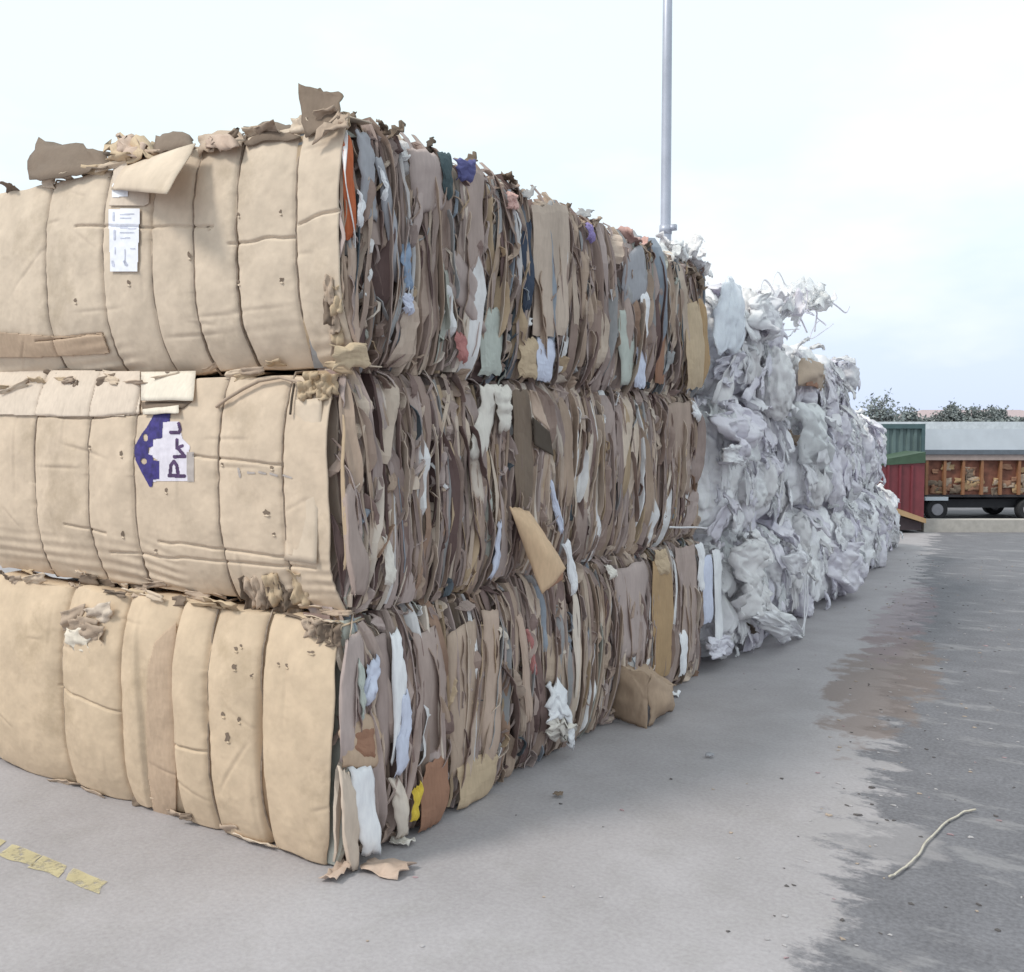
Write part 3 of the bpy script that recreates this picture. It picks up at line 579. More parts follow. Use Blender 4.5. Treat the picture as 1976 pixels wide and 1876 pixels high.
# top of the stack seen against the sky
def sky_sheet(q, yoff, mat, lb=None, bow=(0, 0, 0), cr=.02, parent=T0, nm='upper_flap'):
    return free_quad(nm, parent, [on_y(a, b, y) for (a, b), y in zip(q, yoff)], mat, (12, 8), bow, cr, lb, .006, .006)
sky_sheet([(70, 268), (215, 290), (205, 326), (50, 352)], (.35, .3, .02, .02), 'brown', 'dark flap lying over the upper left edge', (0, 0, .03), .07)
sky_sheet([(210, 268), (292, 268), (300, 300), (215, 306)], (.3, .3, .03, .03), 'tan', None, (0, 0, .02), .10)
sky_sheet([(225, 262), (270, 275), (285, 296), (222, 300)], (.2, .2, .05, .05), 'tanp', None, (0, 0, .02), .09)
sky_sheet([(300, 262), (372, 268), (372, 282), (296, 296)], (.28, .25, .04, .04), 'brown', None, (0, 0, .05), .02)
sky_sheet([(378, 266), (476, 252), (470, 276), (384, 292)], (.3, .3, .02, .03), 'kraft', None, (0, 0, .03), .06)
sky_sheet([(395, 270), (450, 262), (462, 280), (400, 290)], (.1, .1, .0, .0), 'tanp', None, (0, -.02, .02), .05)
sky_sheet([(474, 248), (578, 246), (576, 266), (470, 276)], (.3, .3, .03, .03), 'brown', 'dark arched flap over the upper edge', (0, 0, .05), .02)
sky_sheet([(575, 165), (660, 176), (655, 232), (588, 268)], (.12, .1, .02, .02), 'brown', 'dark upright flap above the corner', (0, .02, 0), .02)
sky_sheet([(655, 214), (672, 226), (668, 240), (600, 272)], (.05, .05, -.0, -.02), 'kraft', None, (0, 0, .01), .03)
for px, py in [(676, 232), (740, 246), (765, 250), (832, 280), (905, 308), (985, 345), (990, 350), (1012, 372)]:
    crumple('crushed_end', T0, on_x(px, py, rr.uniform(-.12, -.02)), (.11, .09), rr.choice([M['dark'], M['brown'], SIDE[12], M['brown']]), rr, 9, .5)
for px, py in [(1050, 398), (1085, 402), (1125, 412), (1150, 430)]:
    crumple('crushed_end', T1, on_x(px, py, rr.uniform(-.12, -.02)), (.12, .09), rr.choice([M['kraft'], M['brown'], SIDE[12]]), rr, 9, .5)
crumple('pink_wad', T2, on_x(1212, 462, -.05), (.16, .2), M['pink'], rr, 12, .5); crumple('pink_wad', T2, on_x(1222, 470, -.12), (.18, .14), M['pink'], rr, 12, .5)
crumple('dark_wad', T2, on_x(1248, 475, -.05), (.16, .07), M['dark'], rr, 9, .3)
crumple('dark_wad', T2, on_x(1350, 545, .02), (.2, .14), M['brown'], rr, 10, .6); crumple('dark_wad', T2, on_x(1330, 530, .0), (.14, .16), M['brown'], rr, 10, .6)
# ------------------------------------------------------------------ plastic film bales
def film(name, c, transp=.12, transl=.3, rough=.24):
    m, ns, ln, b = newmat(name); out = ns['Material Output']
    v = mapping(ns, ln, (1, 1, 1)); n1 = N(ns, 'ShaderNodeTexNoise', Scale=2.2, Detail=6, Roughness=.65); ln.new(v, n1.inputs['Vector'])
    c = np.array(c); ln.new(ramp(ns, ln, n1.outputs[0], .35, .65, tuple(c * .93), tuple(np.minimum(c * 1.06, .97))), b.inputs['Base Color'])
    b.inputs['Roughness'].default_value = rough
    n2 = N(ns, 'ShaderNodeTexNoise', Scale=11, Detail=8, Roughness=.78); v2 = mapping(ns, ln, (1, 1, .6)); ln.new(v2, n2.inputs['Vector']); bump(ns, ln, n2.outputs[0], b, .45, .03)
    t = ns.new('ShaderNodeBsdfTranslucent'); t.inputs[0].default_value = (*c, 1)
    mx = ns.new('ShaderNodeMixShader'); mx.inputs[0].default_value = transl; ln.new(b.outputs[0], mx.inputs[1]); ln.new(t.outputs[0], mx.inputs[2])
    tr = ns.new('ShaderNodeBsdfTransparent'); mx2 = ns.new('ShaderNodeMixShader'); mx2.inputs[0].default_value = transp
    ln.new(mx.outputs[0], mx2.inputs[1]); ln.new(tr.outputs[0], mx2.inputs[2]); ln.new(mx2.outputs[0], out.inputs[0])
    return m
FB = film('film_mass', (.95, .93, .98), 0, .04)
FS = [film('film_white', (.955, .94, .98), .06, .22), film('film_lilac', (.92, .89, .98), .06, .22), film('film_clear', (.92, .93, .95), .3, .25), film('film_milky', (.92, .90, .91), .06, .22), film('film_grey', (.86, .84, .91), .06, .2)]
FG = film('film_greenish', (.88, .89, .90), .03, .2)
FILM_GROUP = 'white plastic film bales at the far end of the stack'
def film_bale(lo, hi, label, seed, n=64, sheets=40, puffs=5, slump=0, tufts=20):
    r = np.random.default_rng(500 + seed); lo = np.array(lo, float); hi = np.array(hi, float); c = (lo + hi) / 2; h = (hi - lo) / 2
    b = thing('plastic_film_bale', label, 'plastic bale', (c[0], c[1], lo[2]), FILM_GROUP)
    def surf(d):       # rounded block with billowed creases; d = directions (...,3)
        k = (np.abs(d / 1.0) ** 5).sum(-1) ** (-1 / 5.0); P = c + d * k[..., None] * h
        q = P + .25 * np.stack([noise(P[..., 1] * 1.7, P[..., 2] * 1.3, seed + 40), noise(P[..., 0] * 1.7, P[..., 2] * 1.3, seed + 41), noise(P[..., 0], P[..., 1] * 1.7, seed + 42)], -1)
        rg = np.abs(fbm(q[..., 0] * 6 + seed, q[..., 1] * 7, q[..., 2] * 4, 3)); f = .07 * (rg - .2) + .018 * np.abs(noise(q[..., 0] * 21, q[..., 1] * 24, q[..., 2] * 15))
        f = f + .13 * fbm(q[..., 0] * 1.5 + seed, q[..., 1] * 1.7, q[..., 2] * 1.2, 3) + .14 * (np.abs(fbm(q[..., 0] * 2.5, q[..., 1] * 3.2 + seed, q[..., 2] * 1.9, 4)) - .22) + .035 * np.abs(noise(q[..., 0] * 9, q[..., 1] * 11, q[..., 2] * 6))
        nd = d * np.abs(d) ** 2.2 / h; nd /= np.linalg.norm(nd, axis=-1)[..., None] + 1e-9
        P = P + nd * f[..., None]
        if slump: P[..., 2] -= slump * np.clip((P[..., 1] - lo[1]) / (hi[1] - lo[1]), 0, 1.1) * np.clip((P[..., 2] - lo[2]) / (hi[2] - lo[2]), 0, 1.2)
        P[..., 2] = np.maximum(P[..., 2], max(lo[2] - .05, .004))
        return P, nd
    m = MB(); a = np.linspace(-1, 1, n); A, B = np.meshgrid(a, a, indexing='ij'); O = np.ones_like(A)
    for ax in [(O, A, B), (-O, B, A), (A, -O, B), (B, O, A), (A, B, O), (B, A, -O)]:
        P, _ = surf(np.stack(ax, -1)); m.grid(P[:, ::1] if True else P)
    m.build('film_mass', FB, b)
    for i in range(sheets + tufts):
        side = r.random(); tuft = i >= sheets
        if side < .8: d = np.array([1, r.uniform(-1, 1), r.uniform(-.95, 1)])
        elif side < .93: d = np.array([r.uniform(-.2, 1), r.uniform(-1, 1), 1])
        else: d = np.array([r.uniform(0, 1), 1, r.uniform(-1, 1)])
        p, nd = surf(d[None]); p, nd = p[0], nd[0]
        up = np.array([0, 0, 1.]) - nd * nd[2]; up = up / np.linalg.norm(up) if np.linalg.norm(up) > .1 else np.array([0, 1., 0]); up = up * cos(tl := r.normal(0, .45)) + np.cross(nd, up) * sin(tl)
        ac = np.cross(up, nd); L = r.uniform(.14, .5) * (.5 if tuft else 1); w = L * r.uniform(.3, .8)
        k = 17; s = np.linspace(0, 1, k); aa = np.linspace(-1, 1, k); S, AA = np.meshgrid(s, aa, indexing='ij'); sd = r.random() * 90
        wid = w / 2 * (.25 + S * (1.1 + .4 * noise(S * 3, sd))) * (1 - .35 * S ** 4)
        out = .02 + (.10 if tuft else .05) * np.sin(pi * np.clip(S, 0, 1) * .6) * r.uniform(.4, 1.6) + .06 * w / .2 * fbm(AA * 1.8 + sd, S * 1.4, sd, 3) + .05 * np.abs(fbm(AA * 3 + sd, S * 2.4, sd + 4, 3))
        P = p + up * ((.25 - S)[..., None] * L) + ac * (AA * wid * (1 + .2 * noise(S * 6 + sd, AA)))[..., None] + nd * out[..., None]
        P[..., 2] = np.maximum(P[..., 2] + .03 * noise(AA * 5 + sd, S * 4), .012)
        g = MB(); g.grid(P); g.build('film_sheet', FS[int(r.choice(5, p=[.34, .28, .12, .14, .12]))], b, solid=.002)
    for i in range(puffs):
        d = np.array([1, r.uniform(-.9, .9), r.uniform(-.9, .8)]); p, nd = surf(d[None]); bag(b, p[0] + nd[0] * .03, (.13, r.uniform(.10, .17), r.uniform(.15, .26)), r, FS[int(r.choice([0, 1, 3]))])
    return b
def bag(parent, c, s, r, mat, name='film_bag', n=30):
    th = np.linspace(0, 2 * pi, n); ph = np.linspace(.02, pi - .02, n); T, Pp = np.meshgrid(th, ph, indexing='ij'); sd = r.random() * 80
    d = np.stack([np.sin(Pp) * np.cos(T), np.sin(Pp) * np.sin(T), np.cos(Pp)], -1)
    f = 1 + .22 * fbm(d[..., 0] * 1.5 + sd, d[..., 1] * 1.5, d[..., 2] * 1.2, 3) - .55 * np.abs(fbm(d[..., 0] * 3.2 + sd, d[..., 1] * 3.2, d[..., 2] * 2 + sd, 4))
    P = np.array(c) + d * np.array(s) * f[..., None]; P[..., 2] = np.maximum(P[..., 2], .01)
    m = MB(); m.grid(P); return m.build(name, mat, parent)
PX = -1.5
F0 = film_bale((PX, 4.62, .02), (-.02, 6.75, 1.14), 'plastic film bale on the ground beside the cardboard with two hanging strings', 1, 104, 56, 5)
F1 = film_bale((PX, 4.55, 1.16), (.02, 6.75, 2.34), 'middle plastic film bale beside the brown cardboard, between two other film bales', 2, 104, 56, 4)
F2 = film_bale((PX, 4.55, 2.36), (-.06, 6.6, 3.36), 'top plastic film bale next to the curved tan board, curls of film over its edge', 3, 104, 46, 3, .12, 40)
F3 = film_bale((PX, 7.0, .02), (.0, 9.7, 1.2), 'lilac white film bale on the ground behind the nearest one', 4, 80, 46, 4)
F4 = film_bale((PX, 6.95, 1.2), (.02, 9.6, 2.35), 'smooth bulging film bale below the torn brown carton', 5, 80, 40, 5)
F5 = film_bale((PX, 6.9, 2.3), (-.05, 9.6, 3.0), 'low slumping film bale behind the brown carton', 6, 64, 40, 2, .16)
F6 = film_bale((PX - .3, 9.9, .02), (-.22, 12.6, 1.25), 'film bale on the ground, second from the far end', 7, 44, 40, 3)
F7 = film_bale((PX - .3, 9.8, 1.2), (-.28, 12.4, 2.5), 'upper film bale nearest the green container', 8, 56, 46, 3, .35)
F8 = film_bale((PX - .6, 12.8, .02), (-.55, 15.0, 1.5), 'film bale at the far end of the stack next to the red skip', 9, 44, 40, 3, .7)
r6 = np.random.default_rng(66)
bag(F2, on_x(1497, 742, .12), (.17, .26, .36), r6, FS[3], n=44)
# tall bluish sheet hanging over the near edge of the top bale
def px_film(parent, q, x, mat, bow=.06, cr=.06, nm='film_sheet', lb=None):
    xs = x if isinstance(x, (list, tuple)) else [x] * 4
    c = [on_x(a, b, xx) for (a, b), xx in zip(q, xs)]; A, S = np.meshgrid(np.linspace(0, 1, 36), np.linspace(0, 1, 44), indexing='ij'); a, s_ = A[..., None], S[..., None]; sd = q[0][0] * .31 + q[0][1] * .17
    P = (c[0] * (1 - a) + c[1] * a) * (1 - s_) + (c[3] * (1 - a) + c[2] * a) * s_; mean = P.mean((0, 1))
    rr_ = 1 - .20 * np.clip(np.sqrt((2 * A - 1) ** 4 + (2 * S - 1) ** 4), 0, 1.3) ** 3 + .22 * noise(np.cos(np.arctan2(S - .5, A - .5)) * 2.4 + sd, np.sin(np.arctan2(S - .5, A - .5)) * 2.4, sd) * np.hypot(2 * A - 1, 2 * S - 1)
    P = mean + (P - mean) * rr_[..., None]
    P[..., 0] += bow * (1 - (2 * A - 1) ** 4) * (1 - (2 * S - 1) ** 4) + cr * (1.1 * fbm(A * 2 + sd, S * 2, sd, 3) + 1.5 * (np.abs(fbm(A * 5 + sd, S * 3.2, sd + 3, 5)) - .25))
    P[..., 1] += .04 * fbm(A * 4, S * 5 + sd, 3, 3); P[..., 2] += .05 * fbm(A * 6 + sd, S * 3, 7, 3)
    m = MB(); m.grid(P); o = m.build(nm, mat, parent, solid=.002)
    if lb: o['label'] = lb
    return o
px_film(F2, [(1375, 520), (1432, 520), (1440, 700), (1376, 700)], (.00, .02, .12, .10), film('film_bluish', (.84, .87, .94), .08, .2), .06, .05, 'film_sheet', 'tall smooth bluish film sheet')
px_film(F2, [(1445, 545), (1500, 560), (1510, 660), (1452, 650)], (.05, .08, .18, .16), FS[0], .10, .12)
px_film(F2, [(1376, 690), (1450, 660), (1462, 745), (1388, 750)], .03, FS[4], .03, .10)
px_film(F1, [(1372, 770), (1430, 745), (1450, 900), (1385, 940)], .06, FS[1], .08, .18)
px_film(F1, [(1395, 860), (1440, 850), (1450, 895), (1400, 895)], .20, FS[0], .05, .06)
px_film(F4, [(1535, 760), (1575, 750), (1600, 950), (1545, 930)], .04, FG, .12, .12, 'film_sheet', 'greenish smooth bulging film')
px_film(F4, [(1575, 745), (1635, 765), (1650, 940), (1590, 970)], .02, FS[1], .10, .16)
px_film(F0, [(1400, 1020), (1480, 1010), (1490, 1190), (1420, 1210)], (.08, .12, .18, .14), FS[3], .10, .20)
px_film(F0, [(1500, 1060), (1545, 1050), (1550, 1110), (1520, 1120)], .22, FS[0], .08, .06)
px_film(F0, [(1440, 1180), (1500, 1170), (1560, 1230), (1500, 1240)], .24, FS[0], .05, .08)
px_film(F3, [(1590, 1040), (1650, 1030), (1655, 1140), (1610, 1150)], .10, FS[1], .12, .14)
px_film(F0, [(1360, 1235), (1410, 1215), (1420, 1258), (1370, 1275)], .05, FS[4], .05, .06)
def curl(parent, pts, rad, mat, x, nm='film_strand', jit=.012):
    xs = x if hasattr(x, '__len__') else [x] * len(pts)
    P = np.array([on_x(a, b, xx) for (a, b), xx in zip(pts, xs)]); k = len(P) * 7; t = np.linspace(0, len(P) - 1, k)
    P = np.stack([np.interp(t, range(len(P)), P[:, j]) + jit * noise(t * 1.3, pts[0][0] + j * 7) for j in range(3)], -1)
    for _ in range(3): P[2:-2] = (P[:-4] + P[1:-3] + P[2:-2] + P[3:-1] + P[4:]) / 5
    m = MB(); m.tube(P, rad, 6); return m.build(nm, mat, parent)
for pts in [[(1520, 600), (1530, 560), (1545, 545), (1560, 560), (1552, 600), (1535, 640)], [(1500, 590), (1515, 555), (1535, 560), (1545, 600)], [(1570, 575), (1590, 572), (1615, 590), (1632, 606), (1640, 592)],
            [(1535, 620), (1560, 590), (1580, 600), (1570, 640)], [(1465, 560), (1475, 535), (1490, 560), (1500, 590)], [(1555, 640), (1540, 610), (1528, 580), (1540, 555), (1570, 562)]]:
    curl(F2, pts, .010, FS[int(r6.choice([1, 4, 0]))], -.1)
for i in range(7):
    c0 = (r6.uniform(1475, 1590), r6.uniform(560, 640)); pts = [(c0[0] + r6.normal(0, 16), c0[1] + r6.normal(0, 20)) for _ in range(5)]
    curl(F2, pts, .006, FS[int(r6.choice([1, 3, 0]))], [-.1 + r6.normal(0, .06) for _ in pts])
for i in range(12):
    q0 = (r6.uniform(1480, 1590), r6.uniform(560, 620)); crumple('film_tuft', F2, on_x(*q0, -.1), (.36, .30), FS[int(r6.choice([0, 1, 2]))], r6, 14, .6, solid=.002)
for pts in [[(1550, 1105), (1553, 1150), (1552, 1190), (1546, 1225), (1543, 1240)], [(1560, 1110), (1558, 1180), (1553, 1200), (1548, 1236)], [(1290, 1018), (1330, 1016), (1365, 1020)]]:
    curl(F0 if pts[0][1] > 1030 else F1, pts, .008, FS[0], .25 if pts[0][1] > 1030 else .08)
for q, sz in [((1440, 1208), .22), ((1415, 1200), .18), ((1520, 1215), .2), ((1515, 1195), .16)]:
    crumple('dark_crumple', F0, on_x(*q, .06), (sz * .8, sz * .8), M['slate'] if 'slate' in M else M['dark'], r6, 10, .5)  # dark crumples paint the shade in the gap under this bale
for q, sz in [((1517, 800), .16), ((1530, 845), .22)]:
    crumple('dark_crumple', F1, on_x(*q, .03), (sz, sz), M['brown'], r6, 10, .5)
# white film and string bundle on the end of the cardboard row
pf = MB()
top_film = thing('loose_film_heap', 'tuft of white and cream plastic film lying on the farthest top cardboard bale', 'plastic film', on_x(1320, 530, -.1))
for q, sz, k in [((1300, 478), .26, 0), ((1322, 486), .30, 3), ((1345, 505), .26, 3), ((1330, 500), .3, 0), ((1285, 485), .2, 2), ((1355, 522), .2, 3), ((1312, 500), .3, 0)]:
    crumple('film_piece', top_film, on_x(q[0], q[1], -.08), (sz, sz * .8), FS[k], r6, 16, .55, solid=.002)
ct = thing('torn_carton', 'torn brown carton wedged on top of the plastic between two film bales', 'carton', on_x(1565, 745, 0))
free_quad('carton_side', ct, [on_x(1545, 690, .05), on_x(1592, 700, .02), on_x(1590, 752, .10), on_x(1540, 745, .12)], 'kraft', bow=(.06, 0, 0), crumple=.05)
free_quad('carton_flap', ct, [on_x(1552, 692, .0), on_x(1600, 712, -.1), on_x(1612, 735, -.1), on_x(1588, 750, .06)], 'tan', bow=(.03, 0, 0), crumple=.05)
free_quad('carton_inside', ct, [on_x(1560, 712, .09), on_x(1585, 716, .07), on_x(1580, 748, .12), on_x(1556, 745, .13)], 'rust', crumple=.02)
# ------------------------------------------------------------------ loose pieces on the ground
def ground_d(px, py, z=0.0):
    p = on_z(px, py, z); return p, float((p - CAM) @ Fh)
cb = thing('crushed_box', 'crushed brown cardboard box leaning against the foot of the stack', 'cardboard box', on_z(1235, 1395))
(pa, da), (pb, db), (pc, dc) = ground_d(1172, 1388), ground_d(1250, 1406), ground_d(1296, 1372)
ta, tb, tc = at_depth(1150, 1276, da + .05), at_depth(1252, 1303, db + .02), at_depth(1302, 1322, dc)
pa, pb, pc = [p + np.array([0, 0, .012]) for p in (pa, pb, pc)]
mid = at_depth(1292, 1395, (db + dc) / 2 - .0) 
free_quad('box_front', cb, [ta, tb, pb, pa], 'boxtan', (18, 18), (.09, -.06, .02), .035)
free_quad('box_side', cb, [tb, tc, pc, pb], 'boxtan', (18, 18), (.08, -.02, .02), .035)
free_quad('box_lid', cb, [ta + [-.25, .12, .06], tc + [-.25, .2, .05], tc, tb * .5 + ta * .5 + [0, 0, .01]], 'boxtan', (16, 12), (0, 0, .04), .045)
free_quad('torn_hole', cb, [at_depth(1166, 1318, da - .04), at_depth(1184, 1322, da - .05), at_depth(1186, 1342, da - .05), at_depth(1170, 1340, da - .04)], 'cream', (6, 6), (0, -.01, 0), .004, 'torn pale patch')
def litter(name, label, cat, px, py, size, mat, seed, amp=.3, grp=None):
    p = on_z(px, py) + np.array([0, 0, .022]); r = np.random.default_rng(seed)
    o = crumple(name, None, p, size, mat, r, 9, amp, ((1, .2, 0), (-.2, 1, .05)), .003); rebase(o)
    o.location.z = max(.004, o.location.z); tag(o, label, cat, grp); return o
litter('cardboard_scrap_piece', 'pinkish torn cardboard piece flat on the ground at the stack corner', 'scrap', 745, 1683, (.20, .14), M['tanp'], 1)
litter('cardboard_scrap_piece', 'upright pale shred at the very foot of the corner bale', 'scrap', 652, 1690, (.08, .15), M['tanp'], 2, .6)
litter('paper_scrap', 'pale crumpled paper beside the white torn sheet at the corner', 'scrap', 775, 1630, (.12, .08), M['cream'], 3, .5)
litter('paper_scrap', 'tiny white wad beside the crushed box', 'scrap', 1303, 1344, (.07, .09), M['white'], 4, .6)
litter('paper_scrap', 'dark speck lying alone on the middle of the concrete', 'scrap', 1370, 1462, (.05, .04), M['greyb'], 5, .3)
litter('paper_scrap', 'grey crumb of paper on the concrete below the middle of the stack', 'scrap', 1078, 1538, (.05, .04), M['brown'], 6, .3)
# straw coloured cord at the right
pts = [(1716, 1694), (1735, 1684), (1760, 1664), (1780, 1636), (1803, 1608), (1832, 1582), (1860, 1566), (1884, 1564)]
P = np.array([on_z(a, b, .012) for a, b in pts]); t = np.linspace(0, len(P) - 1, 60); P = np.stack([np.interp(t, range(len(P)), P[:, k]) for k in range(3)], -1); P[:, 2] = .012 + .006 * np.abs(noise(t, 3)); P[:, 0] += .006 * noise(t * 1.5, 1)
m = MB(); m.tube(P, .0055, 6); tag(rebase(m.build('packing_cord', plain('straw_cord', (.55, .50, .42), .8, 0, .15, 30))), 'pale straw coloured cord lying on the dark asphalt', 'cord')
# ------------------------------------------------------------------ ground
def mth(ns, ln, op, a, b=None, clamp=False):
    n = ns.new('ShaderNodeMath'); n.operation = op; n.use_clamp = clamp
    for i, v in enumerate((a, b)):
        if v is None: continue
        if isinstance(v, (int, float)): n.inputs[i].default_value = v
        else: ln.new(v, n.inputs[i])
    return n.outputs[0]
def ground_mat():
    m, ns, ln, b = newmat('yard_surface')
    tc = ns.new('ShaderNodeTexCoord'); O = tc.outputs['Object']; sx = ns.new('ShaderNodeSeparateXYZ'); ln.new(O, sx.inputs[0]); x, y = sx.outputs[0], sx.outputs[1]
    def nz(scale, detail=6, rough=.6, st=(1, 1, 1), rot=0):
        mp = ns.new('ShaderNodeMapping'); mp.inputs['Scale'].default_value = st; mp.inputs['Rotation'].default_value = (0, 0, rot); ln.new(O, mp.inputs[0])
        n = N(ns, 'ShaderNodeTexNoise', Scale=scale, Detail=detail, Roughness=rough); ln.new(mp.outputs[0], n.inputs['Vector']); return n.outputs[0]
    big = nz(.9, 6, .65); mid = nz(3.2, 6, .6); fine = nz(45, 4, .6); stk = nz(1.6, 7, .7, (.8, 2.1, 1), YAW)
    conc = mixc(ns, ln, ramp(ns, ln, big, .35, .65), (.315, .29, .305), (.405, .378, .40))
    conc = mixc(ns, ln, mth(ns, ln, 'MULTIPLY', ramp(ns, ln, mid, .5, .72), .35), conc, (.27, .25, .245))
    conc = mixc(ns, ln, .2, conc, ramp(ns, ln, fine, .3, .7, (.18, .17, .17), (.5, .5, .5)))
    asph = mixc(ns, ln, ramp(ns, ln, mid, .3, .7), (.125, .12, .135), (.185, .18, .20))
    asph = mixc(ns, ln, .3, asph, ramp(ns, ln, fine, .35, .65, (.06, .06, .065), (.26, .26, .28)))
    asph = mixc(ns, ln, mth(ns, ln, 'MULTIPLY', ramp(ns, ln, stk, .55, .63), .55), asph, (.30, .29, .30))
    # ragged edge of the pale concrete
    d = mth(ns, ln, 'ADD', mth(ns, ln, 'MULTIPLY', y, .142), x); d = mth(ns, ln, 'SUBTRACT', d, 2.10)
    d = mth(ns, ln, 'ADD', d, mth(ns, ln, 'MULTIPLY', mth(ns, ln, 'SUBTRACT', stk, .5), 1.5))
    d = mth(ns, ln, 'ADD', d, mth(ns, ln, 'MULTIPLY', mth(ns, ln, 'SUBTRACT', nz(4, 6, .7), .5), .8))
    mask = ramp(ns, ln, mth(ns, ln, 'ADD', d, .5), .45, .60)
    col = mixc(ns, ln, mask, conc, asph)
    # rusty brown stain and pinkish patch
    def spot(cx, cy, rx, ry, rot, strength, c, col, nn):
        dx = mth(ns, ln, 'SUBTRACT', x, cx); dy = mth(ns, ln, 'SUBTRACT', y, cy)
        u = mth(ns, ln, 'ADD', mth(ns, ln, 'MULTIPLY', dx, cos(rot) / rx), mth(ns, ln, 'MULTIPLY', dy, sin(rot) / rx)); w = mth(ns, ln, 'ADD', mth(ns, ln, 'MULTIPLY', dx, -sin(rot) / ry), mth(ns, ln, 'MULTIPLY', dy, cos(rot) / ry))
        q = mth(ns, ln, 'ADD', mth(ns, ln, 'MULTIPLY', u, u), mth(ns, ln, 'MULTIPLY', w, w)); q = mth(ns, ln, 'ADD', q, mth(ns, ln, 'MULTIPLY', mth(ns, ln, 'SUBTRACT', nn, .5), 4.0))
        return mixc(ns, ln, mth(ns, ln, 'MULTIPLY', ramp(ns, ln, q, .55, 1.25, (1, 1, 1), (0, 0, 0)), strength), col, c)
    s1 = on_z(1712, 1300); s2 = on_z(1745, 1190); s3 = on_z(1700, 1620)
    col = spot(s1[0], s1[1], .42, 2.2, .12, .7, (.20, .15, .13), col, mid)
    col = spot(s2[0], s2[1], .30, 2.6, .1, .5, (.25, .19, .21), col, mid)
    col = spot(s3[0], s3[1], .35, .25, 0, .55, (.34, .32, .33), col, stk)
    ln.new(col, b.inputs['Base Color']); b.inputs['Roughness'].default_value = .85
    h = mth(ns, ln, 'ADD', mth(ns, ln, 'MULTIPLY', fine, .5), mid); bump(ns, ln, h, b, .3, .012)
    return m
m = MB(); g = np.array([-300, -80, -30, -12, -6, -3, 0, 3, 6, 12, 30, 80, 300.]); X, Y = np.meshgrid(g, g, indexing='ij'); m.grid(np.stack([X, Y, 0 * X], -1)[:, ::1])
gr = m.build('ground', ground_mat(), smooth=False); gr.data.flip_normals() if gr.data.polygons[0].normal.z < 0 else None; tag(gr, None, kind='structure')
# worn yellow line
def paint_mat():
    m, ns, ln, b = newmat('worn_yellow_paint'); out = ns['Material Output']; v = mapping(ns, ln, (1, 1, 1)); n1 = N(ns, 'ShaderNodeTexNoise', Scale=9, Detail=7, Roughness=.7); ln.new(v, n1.inputs['Vector'])
    ln.new(ramp(ns, ln, n1.outputs[0], .35, .65, (.50, .43, .26), (.62, .54, .32)), b.inputs['Base Color']); b.inputs['Roughness'].default_value = .8
    tr = ns.new('ShaderNodeBsdfTransparent'); mx = ns.new('ShaderNodeMixShader'); n2 = N(ns, 'ShaderNodeTexNoise', Scale=16, Detail=7, Roughness=.7); ln.new(v, n2.inputs['Vector'])
    ln.new(ramp(ns, ln, n2.outputs[0], .33, .50, (1, 1, 1), (.22, .22, .22)), mx.inputs[0]); ln.new(b.outputs[0], mx.inputs[1]); ln.new(tr.outputs[0], mx.inputs[2]); ln.new(mx.outputs[0], out.inputs[0]); return m
m = MB(); y1, y0 = on_z(150, 1678)[1], on_z(150, 1712)[1]
xx = np.arange(-3.6, -.95, .255)
for k_, a in enumerate(xx):
    q = lambda u, w: (a + u * .25 - .07 * w + .010 * float(noise(u * 5 + k_ * 3, w * 4, 2)), y0 + (y1 - y0) * w + .012 * float(noise(a * 3 + u * 2, w * 9, 5)), .004)
    V = [q(i / 6, w) for w in (0, .5, 1) for i in range(7)]; m.add(V, [(r_ * 7 + i, r_ * 7 + i + 1, r_ * 7 + i + 8, r_ * 7 + i + 7) for r_ in range(2) for i in range(6) if not (i == 5 and k_ % 2)])
tag(m.build('yellow_line_marking', paint_mat(), smooth=False), None, kind='structure')
# small debris strewn on the asphalt
m = MB(); r = np.random.default_rng(3); cols = [plain('chip_pale', (.42, .40, .41), .8), plain('chip_tan', (.40, .32, .26), .8), plain('chip_dark', (.10, .09, .09), .9), plain('chip_rose', (.38, .26, .28), .8)]
for i in range(520):
    y = r.uniform(-1.2, 14) ; x = 2.0 - .15 * y + abs(r.normal(0, .8)) - .15 if r.random() < .8 else r.uniform(.15, 2.0) 
    s = r.uniform(.005, .013) * (1.6 if r.random() < .06 else 1); k = 6; th = np.sort(r.uniform(0, 2 * pi, k)); rad = s * r.uniform(.6, 1.2, k)
    b0 = np.stack([x + rad * np.cos(th) * 1.4, y + rad * np.sin(th), np.full(k, .002)], -1); t0 = b0.copy(); t0[:, 2] = .002 + s * r.uniform(.15, .5); t0[:, :2] = (t0[:, :2] - [x, y]) * .8 + [x, y]
    m.add(np.vstack([b0, t0]), [tuple(range(k, 2 * k))] + [(j, (j + 1) % k, k + (j + 1) % k, k + j) for j in range(k)], int(r.choice(4, p=[.35, .22, .33, .10])))
tag(m.build('grit_and_litter', cols, smooth=False), 'small chips of paper and grit strewn over the asphalt edge', None, None, 'stuff')
